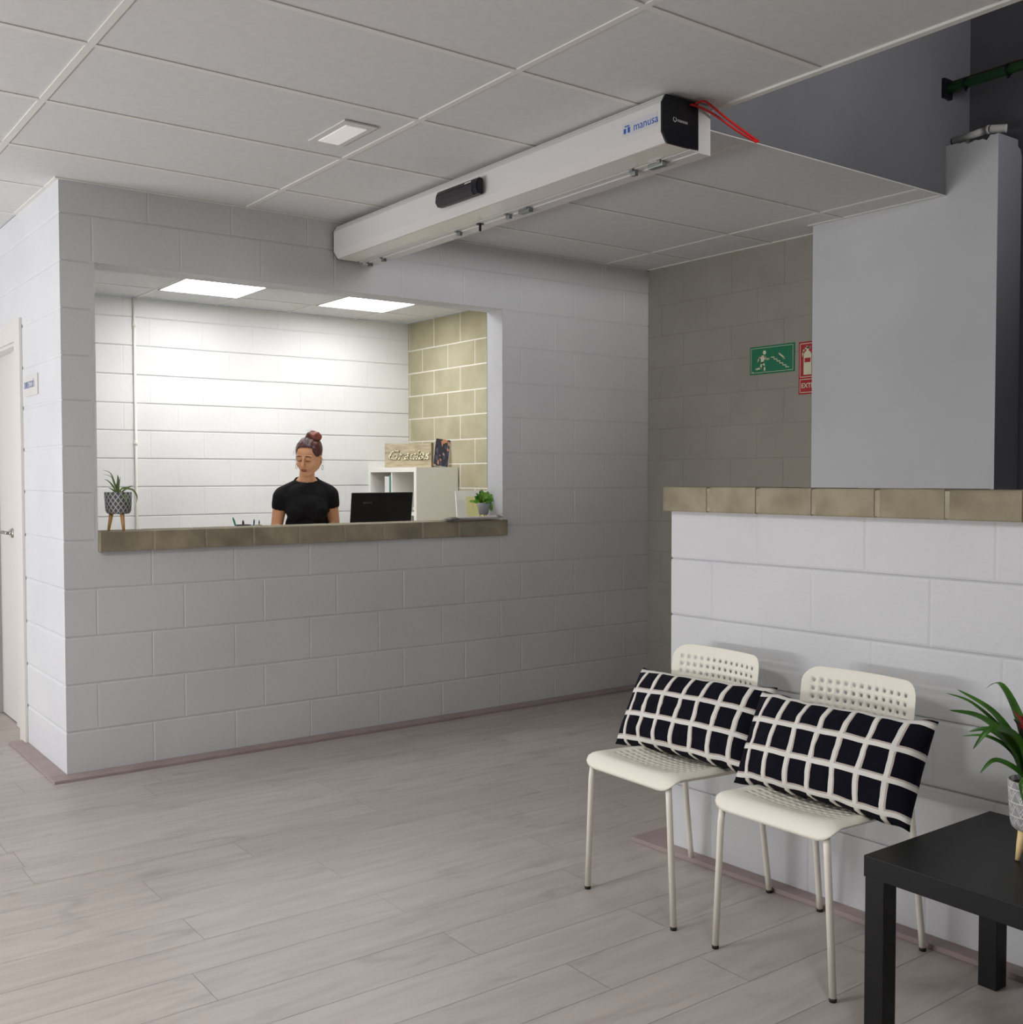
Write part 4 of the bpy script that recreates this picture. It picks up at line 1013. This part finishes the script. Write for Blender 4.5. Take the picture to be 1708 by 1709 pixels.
# ================================================================== PERSON
PR = empty('person', (1.562, .80, 0), -.451, 'woman with auburn hair bun and black t-shirt standing behind the counter looking down', 'person')
def cap(bm, a, b, ra, rb, seg=16):
    """tapered capsule"""
    a, b = Vector(a), Vector(b); pts = []; rs = []
    d_ = (b-a).normalized(); L = (b-a).length
    for k in range(5):
        t_ = math.pi/2*k/4; pts.append(a-d_*ra*math.cos(t_)); rs.append(max(.0006, ra*math.sin(t_)))
    n = max(1, int(L/.03))
    for k in range(1, n): pts.append(a.lerp(b, k/n)); rs.append(ra+(rb-ra)*k/n)
    for k in range(5):
        t_ = math.pi/2*k/4; pts.append(b+d_*rb*math.sin(t_)); rs.append(max(.0006, rb*math.cos(t_)))
    u = d_.orthogonal().normalized(); w_ = d_.cross(u); rings = []
    for p, r in zip(pts, rs): rings.append([bm.verts.new(p+(u*math.cos(2*math.pi*i/seg)+w_*math.sin(2*math.pi*i/seg))*r) for i in range(seg)])
    for p, q in zip(rings, rings[1:]):
        for i in range(seg): bm.faces.new((p[i], p[(i+1) % seg], q[(i+1) % seg], q[i]))
    bm.faces.new(rings[0][::-1]); bm.faces.new(rings[-1])
def ell(bm, c, r, M3=None, seg=24):
    q = bmesh.ops.create_uvsphere(bm, u_segments=seg, v_segments=seg//2, radius=1)
    for v in q['verts']:
        p = Vector((v.co.x*r[0], v.co.y*r[1], v.co.z*r[2])); p = M3 @ p if M3 else p; v.co = p+Vector(c)
def remesh(name, bm, mat, vox, sm, parent, smf=.5):
    me = bpy.data.meshes.new('tmpm'); bm.to_mesh(me); bm.free(); o = bpy.data.objects.new('tmpo', me); COL.objects.link(o)
    m = o.modifiers.new('r', 'REMESH'); m.mode = 'VOXEL'; m.voxel_size = vox; m.use_smooth_shade = True
    if sm: s_ = o.modifiers.new('s', 'SMOOTH'); s_.factor = smf; s_.iterations = sm
    dg = bpy.context.evaluated_depsgraph_get(); me2 = bpy.data.meshes.new_from_object(o.evaluated_get(dg)); bpy.data.objects.remove(o)
    me2.name = name; me2.materials.clear(); me2.materials.append(M[mat])
    for p in me2.polygons: p.use_smooth = True
    o = bpy.data.objects.new(name, me2); COL.objects.link(o); o.parent = parent; return o
# head frame: origin at the head centre, tilted down and turned to the viewer's left
HC = Vector((.012, -.012, 1.448))
HM3 = Matrix.Rotation(-.36, 3, 'Z') @ Matrix.Rotation(R_(17), 3, 'X') @ Matrix.Rotation(R_(3), 3, 'Y')
def hp(x, y, z): return HC + HM3 @ Vector((x, y, z))
bm = BM()
ell(bm, hp(0, .018, .035), (.070, .088, .078), HM3)                       # cranium
ell(bm, hp(0, -.030, .028), (.060, .052, .062), HM3)                      # forehead
ell(bm, hp(0, -.030, -.028), (.056, .054, .062), HM3)                     # face
ell(bm, hp(0, -.044, -.076), (.030, .030, .028), HM3)                     # chin
cap(bm, hp(-.046, .0, -.050), hp(-.016, -.050, -.082), .020, .017); cap(bm, hp(.046, .0, -.050), hp(.016, -.050, -.082), .020, .017)
for s in (-1, 1):
    ell(bm, hp(s*.034, -.058, -.024), (.021, .018, .020), HM3)            # cheeks
    ell(bm, hp(s*.026, -.078, .010), (.0135, .008, .0085), HM3)           # lids
    cap(bm, hp(s*.012, -.082, .027), hp(s*.043, -.070, .026), .0065, .005) # brow ridge
    ell(bm, hp(s*.070, .012, -.010), (.008, .018, .029), HM3 @ Matrix.Rotation(s*.25, 3, 'Z'))
    ell(bm, hp(s*.058, .012, -.015), (.016, .032, .038), HM3)
    cap(bm, hp(s*.069, .010, -.030), hp(s*.067, .008, -.037), .008, .007)
cap(bm, hp(0, -.084, .020), hp(0, -.108, -.018), .0062, .0100)            # nose
ell(bm, hp(0, -.108, -.022), (.0110, .0105, .0085), HM3); ell(bm, hp(-.0095, -.091, -.024), (.007, .008, .006), HM3); ell(bm, hp(.0095, -.091, -.024), (.007, .008, .006), HM3)
ell(bm, hp(0, -.084, -.049), (.019, .0095, .0062), HM3); ell(bm, hp(0, -.083, -.057), (.016, .010, .0062), HM3)   # lips volume
cap(bm, (.004, .034, 1.40), (.0, .028, 1.285), .041, .050)                # neck
# trunk
def tor(bm, g=0):
    ell(bm, (0, .012, 1.190), (.142+g, .092+g, .110+g)); ell(bm, (0, -.022, 1.165), (.118+g, .085+g, .075+g))
    ell(bm, (-.056, -.062, 1.135), (.054+g, .046+g, .050+g)); ell(bm, (.056, -.062, 1.135), (.054+g, .046+g, .050+g))
    ell(bm, (0, .012, 1.03), (.118+g, .084+g, .14+g)); ell(bm, (0, .02, .88), (.152+g, .105+g, .13+g))
    cap(bm, (-.040, .022, 1.280), (-.140, .018, 1.228), .036+g, .040+g); cap(bm, (.040, .022, 1.285), (.126, .014, 1.238), .036+g, .040+g)
    cap(bm, (-.03, .03, 1.30), (.03, .03, 1.30), .036+g, .036+g)
tor(bm)
SHL, SHR = Vector((-.146, .010, 1.218)), Vector((.134, .008, 1.230))
EL, ER = Vector((-.178, .035, 1.030)), Vector((.160, .035, 1.035))
WL, WR = Vector((-.120, -.165, 1.018)), Vector((.100, -.165, 1.018))
for S_, E_, W_ in ((SHL, EL, WL), (SHR, ER, WR)):
    cap(bm, S_, E_, .043, .034); cap(bm, E_, E_.lerp(W_, .4), .035, .033); cap(bm, E_.lerp(W_, .4), W_, .033, .023)
    s = -1 if S_.x < 0 else 1
    pc = W_+Vector((-s*.012, -.052, -.006))
    ell(bm, pc, (.038, .046, .014)); cap(bm, W_, pc, .022, .018)
    for k, (dx, ln) in enumerate(((-.026, .062), (-.009, .074), (.009, .070), (.025, .054))):
        b0 = pc+Vector((dx, -.034, .002)); m0 = b0+Vector((dx*.12, -ln*.5, .006)); e0 = m0+Vector((dx*.05, -ln*.45, -.010))
        cap(bm, b0, m0, .0088, .0080, 10); cap(bm, m0, e0, .0080, .0068, 10)
    b0 = pc+Vector((-s*.030, .012, .0)); m0 = b0+Vector((-s*.026, -.022, .002)); e0 = m0+Vector((-s*.006, -.026, -.004))
    cap(bm, b0, m0, .0105, .0092, 10); cap(bm, m0, e0, .0092, .0075, 10)
HIPZ = .84
for s in (-1, 1):
    cap(bm, (s*.078, .02, HIPZ), (s*.085, .005, .455), .078, .052); cap(bm, (s*.085, .005, .455), (s*.088, .03, .09), .050, .034)
    cap(bm, (s*.088, .035, .05), (s*.095, -.11, .035), .036, .028)
remesh('body', bm, 'skin', .0040, 2, PR)
# t-shirt
bm = BM(); tor(bm, .0085)
for S_, E_ in ((SHL, EL), (SHR, ER)):
    e = S_.lerp(E_, .27); cap(bm, S_, e, .049, .047)
    # flatten the cuff
sh = remesh('t_shirt', bm, 'shirt', .0062, 4, PR)
# cut neckline, cuffs and hem
bm = BM(); bm.from_mesh(sh.data)
kill = []
for f in bm.faces:
    c = f.calc_center_median()
    nk = (c-Vector((.0, -.012, 1.352)))
    if (nk.x/.088)**2+(nk.y/.085)**2+(nk.z/.054)**2 < 1: kill.append(f); continue
    if c.z < .83: kill.append(f); continue
    for S_, E_ in ((SHL, EL), (SHR, ER)):
        ax = (E_-S_); L = ax.length; ax = ax.normalized(); t_ = (c-S_).dot(ax)/L; rad = ((c-S_)-ax*(c-S_).dot(ax)).length
        if abs(c.x) > .128 and rad < .075 and t_ > .38 and c.z > .98: kill.append(f); break
bmesh.ops.delete(bm, geom=kill, context='FACES')
bmesh.ops.solidify(bm, geom=list(bm.faces), thickness=-.003); bm.to_mesh(sh.data); bm.free()
for p in sh.data.polygons: p.use_smooth = True
bm = BM(); ell(bm, (0, .02, .87), (.162, .115, .12))
for s in (-1, 1): cap(bm, (s*.078, .02, HIPZ), (s*.085, .005, .455), .088, .064); cap(bm, (s*.085, .005, .455), (s*.088, .03, .11), .064, .052)
remesh('trousers', bm, 'jeans', .010, 3, PR)
for s in (-1, 1):
    bm = BM(); cap(bm, (s*.088, .04, .045), (s*.096, -.12, .038), .044, .037); cap(bm, (s*.088, .035, .045), (s*.088, .03, .085), .043, .042)
    for v in bm.verts: v.co.z = max(.0, v.co.z)
    remesh('shoe', bm, 'shoe', .008, 2, PR)
# hair: cap cut along the hairline, then the bun
bm = BM(); ell(bm, hp(0, .022, .038), (.0755, .0935, .0835), HM3, 48); ell(bm, hp(0, -.022, .040), (.0655, .055, .0615), HM3, 40); ell(bm, hp(0, .07, .0), (.055, .045, .05), HM3, 32)
hr = remesh('hair', bm, 'hair', .0045, 3, PR)
bm = BM(); bm.from_mesh(hr.data); HI = HM3.inverted(); kill = []
for f in bm.faces:
    q = HI @ (f.calc_center_median()-HC)
    line_ = .079-.12*max(0, abs(q.x)-.01)-3.2*max(0, abs(q.x)-.043)     # hairline over the forehead
    if q.y < -.020 and q.z < line_ and abs(q.x) < .066: kill.append(f)
    elif q.y < .012 and q.z < -.002: kill.append(f)
    elif q.z < -.058: kill.append(f)
    elif abs(q.x) > .055 and -.020 <= q.y < .030 and q.z < .012: kill.append(f)
bmesh.ops.delete(bm, geom=kill, context='FACES')
for v in bm.verts:
    q = HI @ (v.co-HC); v.co += (v.co-hp(0, .02, .03)).normalized()*(.0016*math.sin(q.x*260)+.002*noise.noise(v.co*40))
bmesh.ops.solidify(bm, geom=list(bm.faces), thickness=.003); bm.to_mesh(hr.data); bm.free()
for p in hr.data.polygons: p.use_smooth = True
bm = BM(); bc = hp(.020, .045, .116)
for k in range(3):
    pts = []
    for i in range(25):
        a = 2*math.pi*i/24; r = .039-.006*k
        pts.append(bc+HM3 @ Vector((r*math.cos(a), r*math.sin(a)*.9, .010*k-.006+.004*math.sin(3*a+k))))
    tube(bm, pts, .0125, 10)
ell(bm, bc+HM3 @ Vector((0, 0, .006)), (.044, .040, .020), HM3)
bn = remesh('hair_bun', bm, 'bun', .0035, 2, hr)
bm = BM(); rnd = random.Random(9)
for k in range(16):
    s = -1 if k % 2 else 1
    p0 = hp(s*.066, -.012+rnd.uniform(-.01, .02), .02+rnd.uniform(-.03, .06)); d_ = HM3 @ Vector((s*rnd.uniform(.004, .02), rnd.uniform(-.01, .01), -rnd.uniform(.02, .05)))
    tube(bm, spl([p0, p0+d_*.5+HM3 @ Vector((s*.008, 0, .004)), p0+d_, p0+d_*1.15+HM3 @ Vector((-s*.006, 0, -.004))], 4), .0005, 5)
for k in range(5):
    p0 = bc+HM3 @ Vector((rnd.uniform(-.02, .02), 0, .018)); tube(bm, spl([p0, p0+Vector((-.01, 0, .012)), p0+Vector((-.024, 0, .016+.003*k))], 4), .0005, 5)
tag(mk('loose_strands', bm, 'hair', hr), kind='stuff')
# features
for s in (-1, 1):
    bm = BM(); tube(bm, [hp(s*(.026+.0145*u), -.0870+.0055*u*u, .004-.0038*(1-u*u)) for u in (-1, -.6, -.2, .2, .6, 1)], [.0008, .0018, .0022, .0022, .0020, .0010], 6)
    mk('eyelashes', bm, 'lash', PR)
    bm = BM(); tube(bm, [hp(s*(.028+.018*u), -.0884+.0065*(u+.2)**2, .0285+.003*(1-u*u)-.002*u) for u in (-1, -.5, 0, .5, 1)], [.0015, .0026, .0026, .0021, .0010], 6)
    mk('eyebrow', bm, 'lash', PR)
bm = BM(); ell(bm, hp(0, -.0895, -.0495), (.0195, .0052, .0036), HM3); ell(bm, hp(0, -.0885, -.0565), (.0165, .0060, .0042), HM3)
mk('lips', bm, 'lips', PR, smooth=True)
for s in (-1, 1):
    bm = BM(); cc = hp(s*.079, .004, -.058); pts = [cc+HM3 @ Vector((0, .0145*math.cos(a), .0155*math.sin(a))) for a in [2*math.pi*i/20 for i in range(21)]]
    tube(bm, pts, .0012, 8); mk('hoop_earring', bm, 'steel', PR)
